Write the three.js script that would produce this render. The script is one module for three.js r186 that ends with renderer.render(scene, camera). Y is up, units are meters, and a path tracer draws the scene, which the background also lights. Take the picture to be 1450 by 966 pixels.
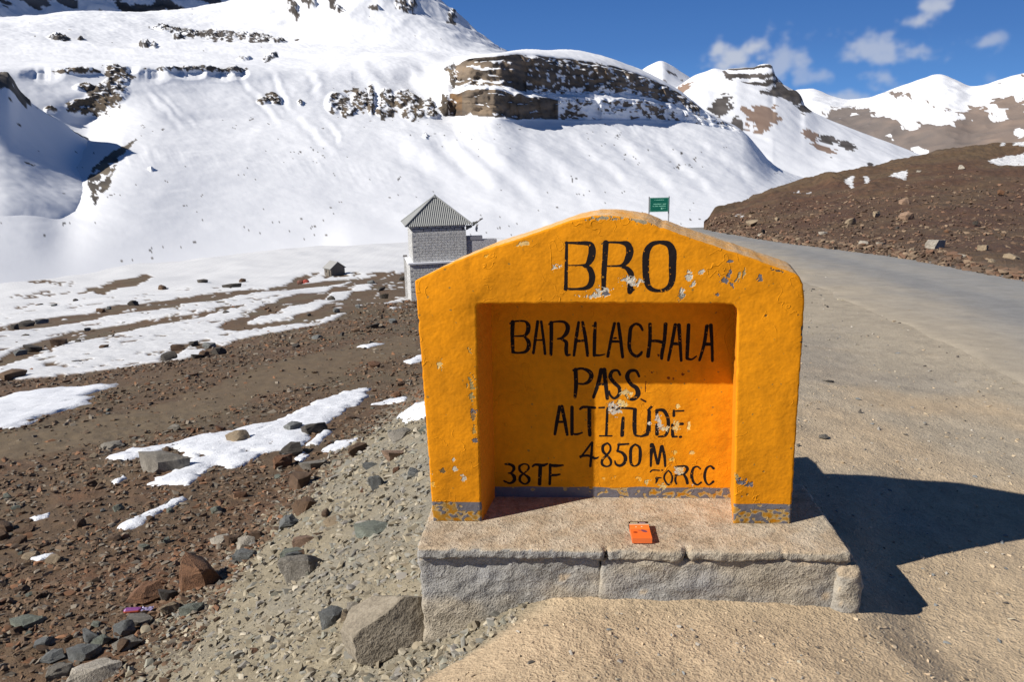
import * as THREE from 'three';
import { ImprovedNoise } from 'three/addons/math/ImprovedNoise.js';
import { ConvexGeometry } from 'three/addons/geometries/ConvexGeometry.js';
import { mergeGeometries, mergeVertices, toCreasedNormals } from 'three/addons/utils/BufferGeometryUtils.js';

// ------------------------------------------------------------------ camera, sky, sun, exposure
const scene = new THREE.Scene();
const FOCAL = 1128, PITCH = THREE.MathUtils.degToRad(14), ROLL = THREE.MathUtils.degToRad(1.2), EYE = 1.6;   // focal length in pixels of the 1450 x 966 photograph
const camera = new THREE.PerspectiveCamera(2 * THREE.MathUtils.radToDeg(Math.atan(483 / FOCAL)), 1450 / 966, 0.05, 20000);
camera.position.set(0, EYE, 0);
camera.rotation.set(-PITCH, 0, -ROLL);
camera.updateMatrixWorld(true);
scene.add(camera);

const EXPOSURE = 1.45;
const SUN = new THREE.Vector3(-0.461, 0.377, 0.192).normalize();
const sun = new THREE.DirectionalLight(new THREE.Color(1.0, 0.955, 0.88), 4.7);
sun.position.copy(SUN).multiplyScalar(60);
sun.castShadow = true;
sun.shadow.mapSize.set(4096, 4096);
Object.assign(sun.shadow.camera, { left: -40, right: 40, top: 40, bottom: -40, near: 1, far: 200 });
scene.add(sun); scene.add(sun.target);

const renderer = new THREE.WebGLRenderer({ antialias: true });
renderer.toneMapping = THREE.LinearToneMapping;
renderer.toneMappingExposure = EXPOSURE;
renderer.shadowMap.enabled = true;

// ------------------------------------------------------------------ noise and small helpers
const perlin = new ImprovedNoise();
const n3 = (x, y, z) => perlin.noise(x, y, z);
function fbm(x, y, z, oct = 4, gain = 0.5) { let a = 1, s = 0, t = 0; for (let i = 0; i < oct; i++) { s += a * n3(x, y, z); t += a; a *= gain; x = x * 2.03 + 17.1; y = y * 2.03 + 3.7; z = z * 2.03 + 9.2; } return s / t; }
function ridged(x, y, z, oct = 4) { let a = 1, s = 0, t = 0; for (let i = 0; i < oct; i++) { s += a * (1 - 2 * Math.abs(n3(x, y, z))); t += a; a *= 0.5; x = x * 2.1 + 5.1; y = y * 2.1 + 1.7; z = z * 2.1 + 8.2; } return s / t; }
function rng(seed) { let s = seed >>> 0; return () => { s = (s + 0x6D2B79F5) >>> 0; let t = s; t = Math.imul(t ^ (t >>> 15), t | 1); t ^= t + Math.imul(t ^ (t >>> 7), t | 61); return ((t ^ (t >>> 14)) >>> 0) / 4294967296; }; }
const clamp = (x, a, b) => Math.min(b, Math.max(a, x));
const sstep = (a, b, x) => { const t = clamp((x - a) / (b - a), 0, 1); return t * t * (3 - 2 * t); };
const lerp = (a, b, t) => a + (b - a) * t;
const mix3 = (a, b, t) => [lerp(a[0], b[0], t), lerp(a[1], b[1], t), lerp(a[2], b[2], t)];
const smax = (a, b, k) => { const h = clamp(0.5 + 0.5 * (a - b) / k, 0, 1); return lerp(b, a, h) + k * h * (1 - h); };
const softplus = (x, k) => (x > 8 * k ? x : k * Math.log(1 + Math.exp(x / k)));
function lin(xs, ys, x) { if (x <= xs[0]) return ys[0]; for (let i = 1; i < xs.length; i++) if (x <= xs[i]) return lerp(ys[i - 1], ys[i], (x - xs[i - 1]) / (xs[i] - xs[i - 1])); return ys[ys.length - 1]; }
function pchip(xs, ys) {                                                         // smooth, without overshoot
  const n = xs.length, h = [], dl = [], m = new Array(n).fill(0);
  for (let i = 0; i < n - 1; i++) { h[i] = xs[i + 1] - xs[i]; dl[i] = (ys[i + 1] - ys[i]) / h[i]; }
  m[0] = dl[0]; m[n - 1] = dl[n - 2];
  for (let i = 1; i < n - 1; i++) if (dl[i - 1] * dl[i] > 0) { const w1 = 2 * h[i] + h[i - 1], w2 = h[i] + 2 * h[i - 1]; m[i] = (w1 + w2) / (w1 / dl[i - 1] + w2 / dl[i]); }
  return (x) => {
    if (x <= xs[0]) return ys[0]; if (x >= xs[n - 1]) return ys[n - 1];
    let i = 0; while (x > xs[i + 1]) i++;
    const t = (x - xs[i]) / h[i], t2 = t * t, t3 = t2 * t;
    return ys[i] * (2 * t3 - 3 * t2 + 1) + h[i] * m[i] * (t3 - 2 * t2 + t) + ys[i + 1] * (3 * t2 - 2 * t3) + h[i] * m[i + 1] * (t3 - t2);
  };
}
const names = {};
const numbered = (n) => { names[n] = (names[n] ?? -1) + 1; return names[n] ? `${n}_${String(names[n]).padStart(3, '0')}` : n; };
function tag(o, label, category, group, kind) { if (label) o.userData.label = label; if (category) o.userData.category = category; if (group) o.userData.group = group; if (kind) o.userData.kind = kind; return o; }
function mesh(name, geo, mat, parent = scene) { const m = new THREE.Mesh(geo, mat); m.name = parent === scene ? numbered(name) : name; m.castShadow = m.receiveShadow = true; parent.add(m); return m; }
function group(name, pos, turn = 0) { const g = new THREE.Group(); g.name = numbered(name); g.position.set(...pos); g.rotation.y = turn; scene.add(g); return g; }
const std = (rgb, rough = 0.95, extra = {}) => new THREE.MeshStandardMaterial({ color: new THREE.Color().setRGB(...rgb), roughness: rough, metalness: 0, ...extra });
function geom(pos, idx, col, uv) {
  const g = new THREE.BufferGeometry();
  g.setAttribute('position', new THREE.BufferAttribute(pos instanceof Float32Array ? pos : new Float32Array(pos), 3));
  if (uv) g.setAttribute('uv', new THREE.BufferAttribute(uv instanceof Float32Array ? uv : new Float32Array(uv), 2));
  if (col) g.setAttribute('color', new THREE.BufferAttribute(col instanceof Float32Array ? col : new Float32Array(col), 3));
  g.setIndex(new THREE.BufferAttribute(idx instanceof Uint32Array ? idx : new Uint32Array(idx), 1));
  g.computeVertexNormals();
  return g;
}
function boxUV(g, s = 1) {                                                        // uv in metres, along the axis each face looks
  const n = g.index ? g.toNonIndexed() : g, p = n.attributes.position, uv = new Float32Array(p.count * 2), a = new THREE.Vector3(), b = new THREE.Vector3(), c = new THREE.Vector3();
  for (let i = 0; i < p.count; i += 3) {
    a.fromBufferAttribute(p, i); b.fromBufferAttribute(p, i + 1); c.fromBufferAttribute(p, i + 2);
    const f = b.clone().sub(a).cross(c.clone().sub(a)), ax = Math.abs(f.x), ay = Math.abs(f.y), az = Math.abs(f.z);
    [a, b, c].forEach((v, k) => { const q = ax > ay && ax > az ? [v.z, v.y] : ay > az ? [v.x, v.z] : [v.x, v.y]; uv[2 * (i + k)] = q[0] * s; uv[2 * (i + k) + 1] = q[1] * s; });
  }
  n.setAttribute('uv', new THREE.BufferAttribute(uv, 2));
  return n;
}
const wavy = (g, f) => { const p = g.attributes.position, v = new THREE.Vector3(); for (let i = 0; i < p.count; i++) { v.fromBufferAttribute(p, i); f(v); p.setXYZ(i, v.x, v.y, v.z); } return g; };
// pixel of the photograph -> direction; its distance always comes from what the thing stands on
const camR = new THREE.Vector3(), camU = new THREE.Vector3(), camB = new THREE.Vector3(); camera.matrixWorld.extractBasis(camR, camU, camB);
const ray = (px, py) => new THREE.Vector3().copy(camB).negate().addScaledVector(camR, (px - 725) / FOCAL).addScaledVector(camU, (483 - py) / FOCAL);
const atDist = (px, py, D) => { const d = ray(px, py); return d.multiplyScalar(D / Math.hypot(d.x, d.z)).add(camera.position); };
const atHeight = (px, py, h) => { const d = ray(px, py); return d.multiplyScalar((h - EYE) / d.y).add(camera.position); };

// ------------------------------------------------------------------ sky (air and a few small clouds)
{
  const W = 3072, H = 1536, px = new Float32Array(W * H * 4);
  const ramp = (e) => {                                                           // e: degrees above the horizon
    const s = [[-90, 0.1, 0.16, 0.28], [0, 0.155, 0.365, 0.745], [2.5, 0.115, 0.30, 0.68], [6, 0.076, 0.208, 0.53], [10, 0.05, 0.155, 0.44], [20, 0.036, 0.108, 0.32], [45, 0.026, 0.062, 0.16], [90, 0.02, 0.045, 0.112]];
    for (let i = 1; i < s.length; i++) if (e <= s[i][0]) { const t = (e - s[i - 1][0]) / (s[i][0] - s[i - 1][0]); return [1, 2, 3].map((k) => lerp(s[i - 1][k], s[i][k], t)); }
    return s[s.length - 1].slice(1);
  };
  const clouds = [[1045, 82, 34, 30, 0.8, 0.35], [1108, 90, 24, 30, 0.55, 0.2], [1148, 108, 22, 14, 0.4, 0.1], [1242, 66, 52, 22, 0.6, 0], [1250, 112, 26, 12, 0.5, 0], [1314, 12, 26, 18, 0.75, 0], [1397, 60, 20, 13, 0.5, 0], [1410, 112, 22, 8, 0.35, 0], [1190, 139, 60, 8, 0.55, 0]]
    .map(([x, y, w, h, a, sh]) => { const d = ray(x, y).normalize(); return [Math.atan2(d.x, -d.z), Math.asin(d.y), w / FOCAL, h / FOCAL, a, sh]; });
  const R = rng(5);
  for (let i = 0; i < 16; i++) clouds.push([0.75 + R() * 4.8, 0.03 + R() * 0.16, 0.03 + R() * 0.03, 0.012 + R() * 0.014, 0.5, 0]);
  const cc = [0.60, 0.63, 0.70];
  for (let j = 0; j < H; j++) {
    const e = ((j + 0.5) / H - 0.5) * Math.PI, base = ramp(e * 180 / Math.PI);
    for (let i = 0; i < W; i++) {
      const th = ((i + 0.5) / W - 0.5) * 2 * Math.PI, dx = Math.cos(th), dz = Math.sin(th), az = Math.atan2(dx, -dz);
      let a = 0;
      if (e > -0.02 && e < 0.3) for (const [ca, ce, w, h, al, sh] of clouds) {
        let da = az - ca; if (da > Math.PI) da -= 2 * Math.PI; if (da < -Math.PI) da += 2 * Math.PI;
        const u = (da - sh * (e - ce)) / w, v = (e - ce) / h, q = u * u + v * v;
        if (q > 3.2) continue;
        const k = fbm(da * 38 + ca * 50, e * 46, 3.3 + ca, 5, 0.56);
        a = Math.max(a, al * sstep(0.12, 0.95, 1.0 - Math.sqrt(q) * 0.75 + k * 1.5));
      }
      const o = (j * W + i) * 4;
      for (let c = 0; c < 3; c++) px[o + c] = lerp(base[c], cc[c], a) / EXPOSURE;
      px[o + 3] = 1;
    }
  }
  const t = new THREE.DataTexture(px, W, H, THREE.RGBAFormat, THREE.FloatType);
  t.mapping = THREE.EquirectangularReflectionMapping; t.magFilter = t.minFilter = THREE.LinearFilter; t.needsUpdate = true;
  scene.background = t; scene.environment = t;
}

// ------------------------------------------------------------------ textures of matter (grain only)
function tileNoise(size, cells, seed) {                                           // one octave of tiling value noise
  const R = rng(seed), g = new Float32Array(cells * cells).map(() => R() * 2 - 1), out = new Float32Array(size * size), s = (t) => t * t * (3 - 2 * t);
  for (let j = 0; j < size; j++) for (let i = 0; i < size; i++) {
    const x = i / size * cells, y = j / size * cells, x0 = Math.floor(x), y0 = Math.floor(y), u = s(x - x0), v = s(y - y0), x1 = (x0 + 1) % cells, y1 = (y0 + 1) % cells;
    out[j * size + i] = lerp(lerp(g[y0 * cells + x0], g[y0 * cells + x1], u), lerp(g[y1 * cells + x0], g[y1 * cells + x1], u), v);
  }
  return out;
}
function grain(size, octaves, seed) { const o = new Float32Array(size * size); octaves.forEach(([c, a], k) => { const n = tileNoise(size, c, seed + k * 31); for (let i = 0; i < o.length; i++) o[i] += a * n[i]; }); return o; }
function stones(size, count, rmin, rmax, seed) {                                  // tiling little bumps of grit
  const o = new Float32Array(size * size), R = rng(seed);
  for (let k = 0; k < count; k++) {
    const cx = R() * size, cy = R() * size, r = rmin + (rmax - rmin) * R() ** 3, st = 0.6 + R() * 0.8, an = R() * 3.14, ca = Math.cos(an), sa = Math.sin(an), b = Math.ceil(r * 1.6);
    for (let j = -b; j <= b; j++) for (let i = -b; i <= b; i++) {
      const u = (i * ca + j * sa) / st, v = (-i * sa + j * ca) * st, q = (u * u + v * v) / (r * r);
      if (q < 1) { const p = ((Math.floor(cy + j) + size) % size) * size + ((Math.floor(cx + i) + size) % size); o[p] = Math.max(o[p], (1 - q) ** 0.5 * Math.min(1, r / rmax + 0.3)); }
    }
  }
  return o;
}
function dataTex(size, f, srgb, rep = 1) {
  const d = new Uint8Array(size * size * 4);
  for (let i = 0; i < size * size; i++) { const c = f(i); d[4 * i] = clamp(c[0], 0, 255); d[4 * i + 1] = clamp(c[1], 0, 255); d[4 * i + 2] = clamp(c[2], 0, 255); d[4 * i + 3] = 255; }
  const t = new THREE.DataTexture(d, size, size); t.wrapS = t.wrapT = THREE.RepeatWrapping; t.magFilter = THREE.LinearFilter; t.minFilter = THREE.LinearMipmapLinearFilter; t.generateMipmaps = true;
  if (srgb) t.colorSpace = THREE.SRGBColorSpace; t.repeat.set(rep, rep); t.needsUpdate = true; return t;
}
const gritG = grain(1024, [[8, 0.35], [24, 0.35], [80, 0.4], [256, 0.5], [512, 0.45]], 11), gritS = stones(1024, 5200, 1.5, 9, 12);
const gritMap = dataTex(1024, (i) => { const v = 236 + gritG[i] * 24 + (gritS[i] > 0.05 ? 10 - 34 * gritS[i] * ((i * 7919 % 13) / 13) : 0); return [v, v - 1, v - 3]; }, true, 1 / 1.7);
const gritBump = dataTex(1024, (i) => { const v = 110 + gritG[i] * 55 + gritS[i] * 42; return [v, v, v]; }, false, 1 / 1.7);
const rockG = grain(512, [[6, 0.6], [17, 0.5], [48, 0.5], [128, 0.45]], 40);
const rockMap = dataTex(512, (i) => { const v = 232 + rockG[i] * 40; return [v, v - 2, v - 6]; }, true, 1 / 0.5);
const rockBump = dataTex(512, (i) => { const v = 128 + rockG[i] * 75; return [v, v, v]; }, false, 1 / 0.5);
const tarG = grain(1024, [[5, 0.3], [16, 0.3], [256, 0.5], [512, 0.6]], 71);
const tarMap = dataTex(1024, (i) => { const v = 236 + tarG[i] * 28; return [v, v, v]; }, true, 1 / 1.3);
const tarBump = dataTex(1024, (i) => { const v = 128 + tarG[i] * 80; return [v, v, v]; }, false, 1 / 1.3);
const cementG = grain(1024, [[7, 0.4], [22, 0.5], [70, 0.55], [190, 0.6], [420, 0.4]], 91), cementS = stones(1024, 2600, 2, 11, 92);
const cementMap = dataTex(1024, (i) => { const v = 232 + cementG[i] * 34 - cementS[i] * 12; return [v, v - 1, v - 3]; }, true, 1 / 0.8);
const cementBump = dataTex(1024, (i) => { const v = 110 + cementG[i] * 55 + cementS[i] * 60; return [v, v, v]; }, false, 1 / 0.8);

// ------------------------------------------------------------------ the lie of the land
const EDGE_Z = [-200, -70, -50, -15, -8, -4, -2.7, -2, -1.2, 0, 6, 60], EDGE_X = [30, 11.5, 8.2, 2.3, 0.95, 0.3, 0.12, -0.16, -0.6, -1.35, -2.4, -6];
const edgeX = (z) => lin(EDGE_Z, EDGE_X, z);
function upper(x, z) {                                                            // pull-out and road, falling away towards the bend
  let h = -0.083 * softplus(-z - 5, 0.8) - 0.28 * softplus(Math.hypot(x, z) - 66, 3);
  h -= 0.10 * (softplus(x - 0.9, 0.15) - softplus(x - 3.0, 0.3));
  h -= 0.06 * sstep(1.55, 1.85, x + 0.25 * Math.sin(z * 1.7) + (z + 3) * 0.25) * sstep(-4.2, -3.4, z);   // lip of the dirt mound by the plinth
  return h;
}
const lowerLand = (r) => { const q = 0.58 + 0.149 * r; return -(q < 20 ? q : 20 + 6.5 * (1 - Math.exp(-(q - 20) / 6.5))) - Math.min(400, 0.14 * softplus(r - 245, 12)); };
function landBase(x, z) {
  const r = Math.hypot(x, z), d = edgeX(z) - x, hu = upper(x, z), hl = lowerLand(r) + 0.25 * sstep(6, 20, r) * fbm(x * 0.08, 0.5, z * 0.08, 2) * Math.min(3, r / 15);
  const bank = hu - 0.52 * softplus(d - 0.02, 0.07);
  return smax(hl, bank, 0.16);
}
function land(x, z) {
  const r = Math.hypot(x, z), d = edgeX(z) - x;
  let h = landBase(x, z);
  if (r < 120) {
    const l = sstep(-0.05, 0.35, d), far = sstep(2, 9, d);
    h += l * (0.028 * fbm(x * 3.2, 1.2, z * 3.2, 3) + 0.012 * (r < 14 ? n3(x * 13, 5.2, z * 13) : 0) + 0.05 * far * fbm(x * 1.1, 4.2, z * 1.1, 3));
    h += (1 - l) * (0.014 * fbm(x * 1.4, 7.7, z * 1.4, 3) + (r < 9 ? 0.005 * n3(x * 9, 2.2, z * 9) + 0.004 * Math.max(0, n3(x * 24, 6.2, z * 24)) : 0));
  }
  h -= 0.028 * Math.exp(-(((z + 2.7) / 0.45) ** 2)) * sstep(-0.8, 0, x) * (1 - sstep(1.6, 2.2, x));
  if (x > -0.9 && x < 2 && z < -1.4 && z > -3.2) h += 0.016 * Math.exp(-(((x - 0.2) / 0.3) ** 2 + ((z + 2.3) / 0.3) ** 2)) * (1 + fbm(x * 6, 0, z * 6, 2)) ;   // spoil heaped at the foot of the plinth
  return h;
}
function hit(px, py) {
  const d = ray(px, py), c = camera.position; let t0 = 0.3, t1 = 0.3;
  for (let i = 0; i < 900; i++) { t1 = t0 * 1.012 + 0.01; if (c.y + d.y * t1 < land(c.x + d.x * t1, c.z + d.z * t1)) break; t0 = t1; if (t1 > 900) break; }
  for (let i = 0; i < 24; i++) { const m = (t0 + t1) / 2; if (c.y + d.y * m < land(c.x + d.x * m, c.z + d.z * m)) t1 = m; else t0 = m; }
  return d.multiplyScalar(t1).add(c);
}
const inPoly = (p, x, y) => { let c = false; for (let i = 0, j = p.length - 1; i < p.length; j = i++) { const [xi, yi] = p[i], [xj, yj] = p[j]; if ((yi > y) !== (yj > y) && x < (xj - xi) * (y - yi) / (yj - yi) + xi) c = !c; } return c; };
function sdPoly(p, x, y) { let d = Infinity; for (let i = 0, j = p.length - 1; i < p.length; j = i++) { const [ax, ay] = p[j], [bx, by] = p[i], ex = bx - ax, ey = by - ay, t = clamp(((x - ax) * ex + (y - ay) * ey) / (ex * ex + ey * ey + 1e-12), 0, 1); d = Math.min(d, Math.hypot(x - ax - ex * t, y - ay - ey * t)); } return inPoly(p, x, y) ? -d : d; }
const toPolar = (poly) => poly.map(([x, y]) => { const q = hit(x, y); return [Math.atan2(q.x, -q.z) * 8, Math.log(Math.hypot(q.x, q.z)) * 8]; });

const C = { tan: [0.47, 0.36, 0.235], sand: [0.395, 0.335, 0.25], scree: [0.25, 0.212, 0.145], brown: [0.115, 0.071, 0.037], rust: [0.15, 0.072, 0.034], track: [0.15, 0.107, 0.06], snow: [0.70, 0.71, 0.735], dark: [0.05, 0.045, 0.04] };
const snowBase = toPolar([[-260, 560], [0, 540], [80, 534], [180, 520], [285, 504], [330, 484], [400, 470], [470, 455], [585, 424], [640, 410], [700, 395], [760, 345], [700, 335], [560, 345], [300, 355], [-260, 370]]);
const brownPolys = [
  [[305, 467], [350, 445], [420, 424], [500, 399], [560, 388], [590, 392], [640, 392], [640, 405], [560, 426], [500, 440], [450, 454], [400, 462], [330, 471]],
  [[-120, 560], [0, 512], [40, 490], [100, 470], [200, 455], [300, 439], [390, 428], [440, 416], [470, 412], [420, 428], [300, 446], [205, 466], [100, 486], [40, 508], [0, 523], [-120, 580]],
  [[-100, 484], [0, 463], [130, 444], [250, 424], [330, 413], [400, 406], [470, 398], [560, 384], [560, 387], [420, 411], [330, 421], [250, 433], [130, 455], [0, 472], [-100, 495]],
  [[108, 417], [160, 400], [213, 387], [223, 391], [190, 407], [130, 418]],
  [[280, 375], [320, 358], [362, 350], [350, 358], [310, 371]],
  [[228, 508], [250, 489], [290, 484], [324, 490], [312, 500], [290, 497], [270, 491], [245, 507]],
  [[130, 538], [180, 522], [240, 514], [200, 529], [150, 540]],
  [[455, 392], [500, 390], [560, 383], [520, 386], [470, 389]],
  [[400, 405], [420, 392], [455, 387], [440, 393], [425, 404]],
  [[455, 361], [490, 354], [480, 358]], [[345, 358], [400, 346], [450, 339], [400, 349]],
  [[0, 396], [60, 398], [120, 402], [60, 401]], [[0, 425], [50, 418], [110, 414], [60, 421]],
].map(toPolar);
const slivers = [[[348, 459], [440, 430], [520, 402], [528, 406], [446, 440], [400, 456]], [[120, 487], [200, 468], [300, 449], [330, 447], [230, 468], [150, 486]]].map(toPolar);
const trackPoly = toPolar([[-200, 690], [0, 652], [250, 606], [430, 545], [590, 498], [590, 472], [400, 512], [200, 582], [0, 618], [-200, 640]]);

function landColor(x, y, z) {
  const r = Math.hypot(x, z), d = edgeX(z) - x, n1 = fbm(x * 0.9, 3.1, z * 0.9, 4), n2 = fbm(x * 4.5, 8.1, z * 4.5, 3);
  let c = mix3(C.tan, C.sand, sstep(-0.25, 0.3, n1 + (r - 5.5) * 0.16));
  c = mix3(c, [0.30, 0.265, 0.22], sstep(0.12, 0.4, fbm(x * 0.5, 9.4, z * 0.5, 3)) * 0.5);
  c = c.map((v) => v * (1 + 0.16 * n2));
  const hu = upper(x, z), bankPart = hu - 0.52 * softplus(d - 0.02, 0.07) - Math.min(lowerLand(r), hu);
  const onScree = sstep(-0.05, 0.12, d + 0.12 * n2 - 0.5 * sstep(-2.5, -2.15, z));
  const screeC = mix3(C.scree, [0.24, 0.215, 0.165], sstep(-0.2, 0.3, n1)).map((v) => v * (1 + 0.2 * n2));
  c = mix3(c, screeC, onScree);
  const brownN = fbm(x * 0.35, 5.5, z * 0.35, 4);
  let b = mix3(C.brown, C.rust, sstep(0.0, 0.3, fbm(x * 0.6, 11.5, z * 0.6, 3)) * (r < 12 ? 0.75 : 0.25));
  b = mix3(b, [0.11, 0.08, 0.045], sstep(-0.1, 0.35, brownN)).map((v) => v * (1 + 0.35 * n2 + 0.2 * brownN));
  const toe = sstep(0.12, -0.10, bankPart + 0.12 * n1 + 0.1 * n2);
  c = mix3(c, b, d > 0 ? Math.max(toe, sstep(9, 15, r)) * onScree : 0);
  if (d < -9 && r > 8) c = mix3(c, b, sstep(-9, -11, d));
  const wob = fbm(x * 4.2 / Math.sqrt(r), 2.5, z * 4.2 / Math.sqrt(r), 4), hf = fbm(x * 9 / Math.sqrt(r), 6.5, z * 9 / Math.sqrt(r), 3), a8 = Math.atan2(x, -z) * 8 + wob * 0.05 + hf * 0.02, l8 = Math.log(r) * 8 + wob * 0.55 + hf * 0.3;
  if (d > 0 && r > 6 && r < 70 && inPoly(trackPoly, a8, l8)) c = mix3(c, C.track.map((v) => v * (1 + 0.15 * n2)), 0.75);
  let snow = 0;
  if (r > 14) {
    if (inPoly(snowBase, a8, l8)) snow = 1;
    if (snow) { for (const p of brownPolys) if (inPoly(p, a8, l8)) { snow = 0; break; } if (!snow) for (const p of slivers) if (inPoly(p, a8, l8)) snow = 1; }
    if (snow && hf + wob * 0.6 > 0.34 && r < 150) snow = 0;
    else if (!snow && r < 120 && r > 30 && hf + wob * 0.5 > 0.4 && d > 2) snow = 1;
  }
  if (r > 68 && z < 0 && d < 6) snow = fbm(x * 0.05, 1, z * 0.05, 4) > -0.35 ? 1 : snow; if (r > 195) snow = 1;
  if (snow) c = C.snow;
  return [c, snow];
}
{
  const az = [], rad = [0.12];
  for (let a = -180; a < -54; a += 3) az.push(a);
  for (let a = -54; a < 54; a += 0.135) az.push(a);
  for (let a = 54; a <= 180; a += 3) az.push(a);
  while (rad[rad.length - 1] < 1.3) rad.push(rad[rad.length - 1] * 1.08);
  while (rad[rad.length - 1] < 330) rad.push(rad[rad.length - 1] * (rad[rad.length - 1] < 60 ? 1.0092 : 1.012));
  while (rad[rad.length - 1] < 9000) rad.push(rad[rad.length - 1] * 1.15);
  const A = az.length, N = rad.length, pos = new Float32Array((A * N) * 3), col = new Float32Array(A * N * 3), uv = new Float32Array(A * N * 2), idx = new Uint32Array((A - 1) * (N - 1) * 6);
  let k = 0;
  for (let j = 0; j < N; j++) for (let i = 0; i < A; i++, k++) {
    const a = az[i] * Math.PI / 180, x = Math.sin(a) * rad[j], z = -Math.cos(a) * rad[j];
    const y = land(x, z), [c, s] = Math.abs(az[i]) <= 56 ? landColor(x, y, z) : [rad[j] > 60 ? C.snow : C.sand, 0];
    pos.set([x, y + (s ? Math.min(0.12, 0.02 + rad[j] * 0.001) : 0), z], k * 3); col.set(c, k * 3); uv.set([x, z], k * 2);
  }
  k = 0;
  for (let j = 0; j < N - 1; j++) for (let i = 0; i < A - 1; i++) { const p = j * A + i; idx.set([p, p + 1, p + A, p + 1, p + A + 1, p + A], k); k += 6; }
  const g = geom(pos, idx, col, uv);
  tag(mesh('ground', g, new THREE.MeshStandardMaterial({ vertexColors: true, map: gritMap, bumpMap: gritBump, bumpScale: 0.012, roughness: 0.97 })), 'dusty dirt ground falling away to a snow covered valley floor', null, null, 'structure');
}
const roadC = pchip([-95, -75, -62, -45, -25, -12, -5, 10, 60].map((z) => z), [44, 25, 15.7, 12.2, 9.7, 7.7, 6.5, 5.4, 3.8]);
{
  const zs = []; for (let z = 30; z > -92; z -= 0.16) zs.push(z);
  const M = 44, pos = [], col = [], uv = [], idx = [];
  zs.forEach((z, j) => {
    const cx = roadC(z), tx = (roadC(z - 0.5) - roadC(z + 0.5)), L = Math.hypot(tx, 1), nx = 1 / L, nz = tx / L;
    for (let i = 0; i <= M; i++) {
      const s = (i / M) * 2 - 1, ed = 0.35 * fbm(z * 0.5, s > 0 ? 2.2 : 9.1, 0.3, 3), w = s * (2.7 + Math.abs(s) * ed), x = cx + nx * w, zz = z + nz * w;
      const edge = sstep(s < 0 ? 0.3 : 0.6, 1.0, Math.abs(s) + 0.34 * fbm(x * 1.3, 0.2, zz * 0.6, 4));
      pos.push(x, land(x, zz) + 0.006 + 0.034 * (1 - s * s) - (Math.abs(s) > 0.99 ? 0.03 : 0), zz);
      const dust = clamp(0.5 * sstep(-0.1, 0.35, fbm(w * 1.1, 4.4, z * 0.16, 4)) + 0.25 * sstep(0, 0.3, n3(x * 2.4, 1, zz * 2.4)), 0, 1);
      let c = mix3([0.265, 0.258, 0.243], [0.335, 0.31, 0.27], dust);
      if (Math.abs(Math.abs(s) - 0.42) < 0.16 + 0.1 * n3(z * 0.4, 3, s)) c = mix3(c, [0.20, 0.197, 0.192], 0.4);
      c = mix3(c, landColor(x, 0, zz)[0], edge);
      col.push(...c); uv.push(x, zz);
      if (i < M && j < zs.length - 1) { const p = j * (M + 1) + i; idx.push(p, p + 1, p + M + 1, p + 1, p + M + 2, p + M + 1); }
    }
  });
  tag(mesh('road', geom(pos, idx, col, uv), new THREE.MeshStandardMaterial({ vertexColors: true, map: tarMap, bumpMap: tarBump, bumpScale: 0.004, roughness: 0.9 })), 'dusty grey asphalt road bending round the brown hillside', null, null, 'structure');
}

// ------------------------------------------------------------------ mountains: sheets through lines read from the photograph, at the distances of a high pass
function sheet(name, label, cols, rows, per, step, shape, paint) {
  const fpy = rows.map((r) => pchip(cols, r.py)), fD = rows.map((r) => pchip(cols, r.D)), us = [];
  for (let u = cols[0]; u <= cols[cols.length - 1] + 1e-6; u += step) us.push(u);
  const vs = []; per.forEach((n, k) => { for (let i = 0; i < n; i++) vs.push(k + i / n); }); vs.push(per.length);
  const A = us.length, N = vs.length, pos = new Float32Array(A * N * 3), ks = rows.map((_, k) => k), pp = new Float32Array(A * N * 2);
  for (let i = 0; i < A; i++) {
    const P = pchip(ks, fpy.map((f) => f(us[i]))), Dd = pchip(ks, fD.map((f) => Math.log(f(us[i]))));
    for (let j = 0; j < N; j++) {
      const py = P(vs[j]), D = Math.exp(Dd(vs[j])), q = atDist(us[i], py, D), k = j * A + i;
      shape(q, us[i], py, D, vs[j]); pos.set([q.x, q.y, q.z], k * 3); pp.set([us[i], py], k * 2);
    }
  }
  const idx = new Uint32Array((A - 1) * (N - 1) * 6); let k = 0;
  for (let j = 0; j < N - 1; j++) for (let i = 0; i < A - 1; i++) { const p = j * A + i; idx.set([p, p + 1, p + A, p + 1, p + A + 1, p + A], k); k += 6; }
  const g = geom(pos, idx), nor = g.attributes.normal, col = new Float32Array(A * N * 3);
  for (let i = 0; i < A * N; i++) col.set(paint(pp[2 * i], pp[2 * i + 1], pos[3 * i], pos[3 * i + 1], pos[3 * i + 2], nor.getX(i), nor.getY(i), nor.getZ(i), vs[Math.floor(i / A)]), i * 3);
  g.setAttribute('color', new THREE.BufferAttribute(col, 3));
  return tag(mesh(name, g, new THREE.MeshStandardMaterial({ vertexColors: true, roughness: 0.95 })), label, null, null, 'structure');
}
const rockTone = (x, y, z, s, warm) => { const a = fbm(x * s, y * s * 2.4, z * s, 4), b = n3(x * s * 0.4, y * s * 3, z * s * 0.4); return mix3([0.045, 0.037, 0.031], warm.map((k) => k * 0.68), clamp(0.5 + a * 1.3 + b * 0.5, 0, 1)).map((v) => v * (1 + 0.4 * a)); };
const blob = (list, x, y) => { let m = -1; for (const [cx, cy, rx, ry, an = 0] of list) { const dx = x - cx, dy = y - cy, c = Math.cos(an), s = Math.sin(an), u = (dx * c + dy * s) / rx, v = (-dx * s + dy * c) / ry; m = Math.max(m, 1 - Math.sqrt(u * u + v * v)); } return m; };
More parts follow.
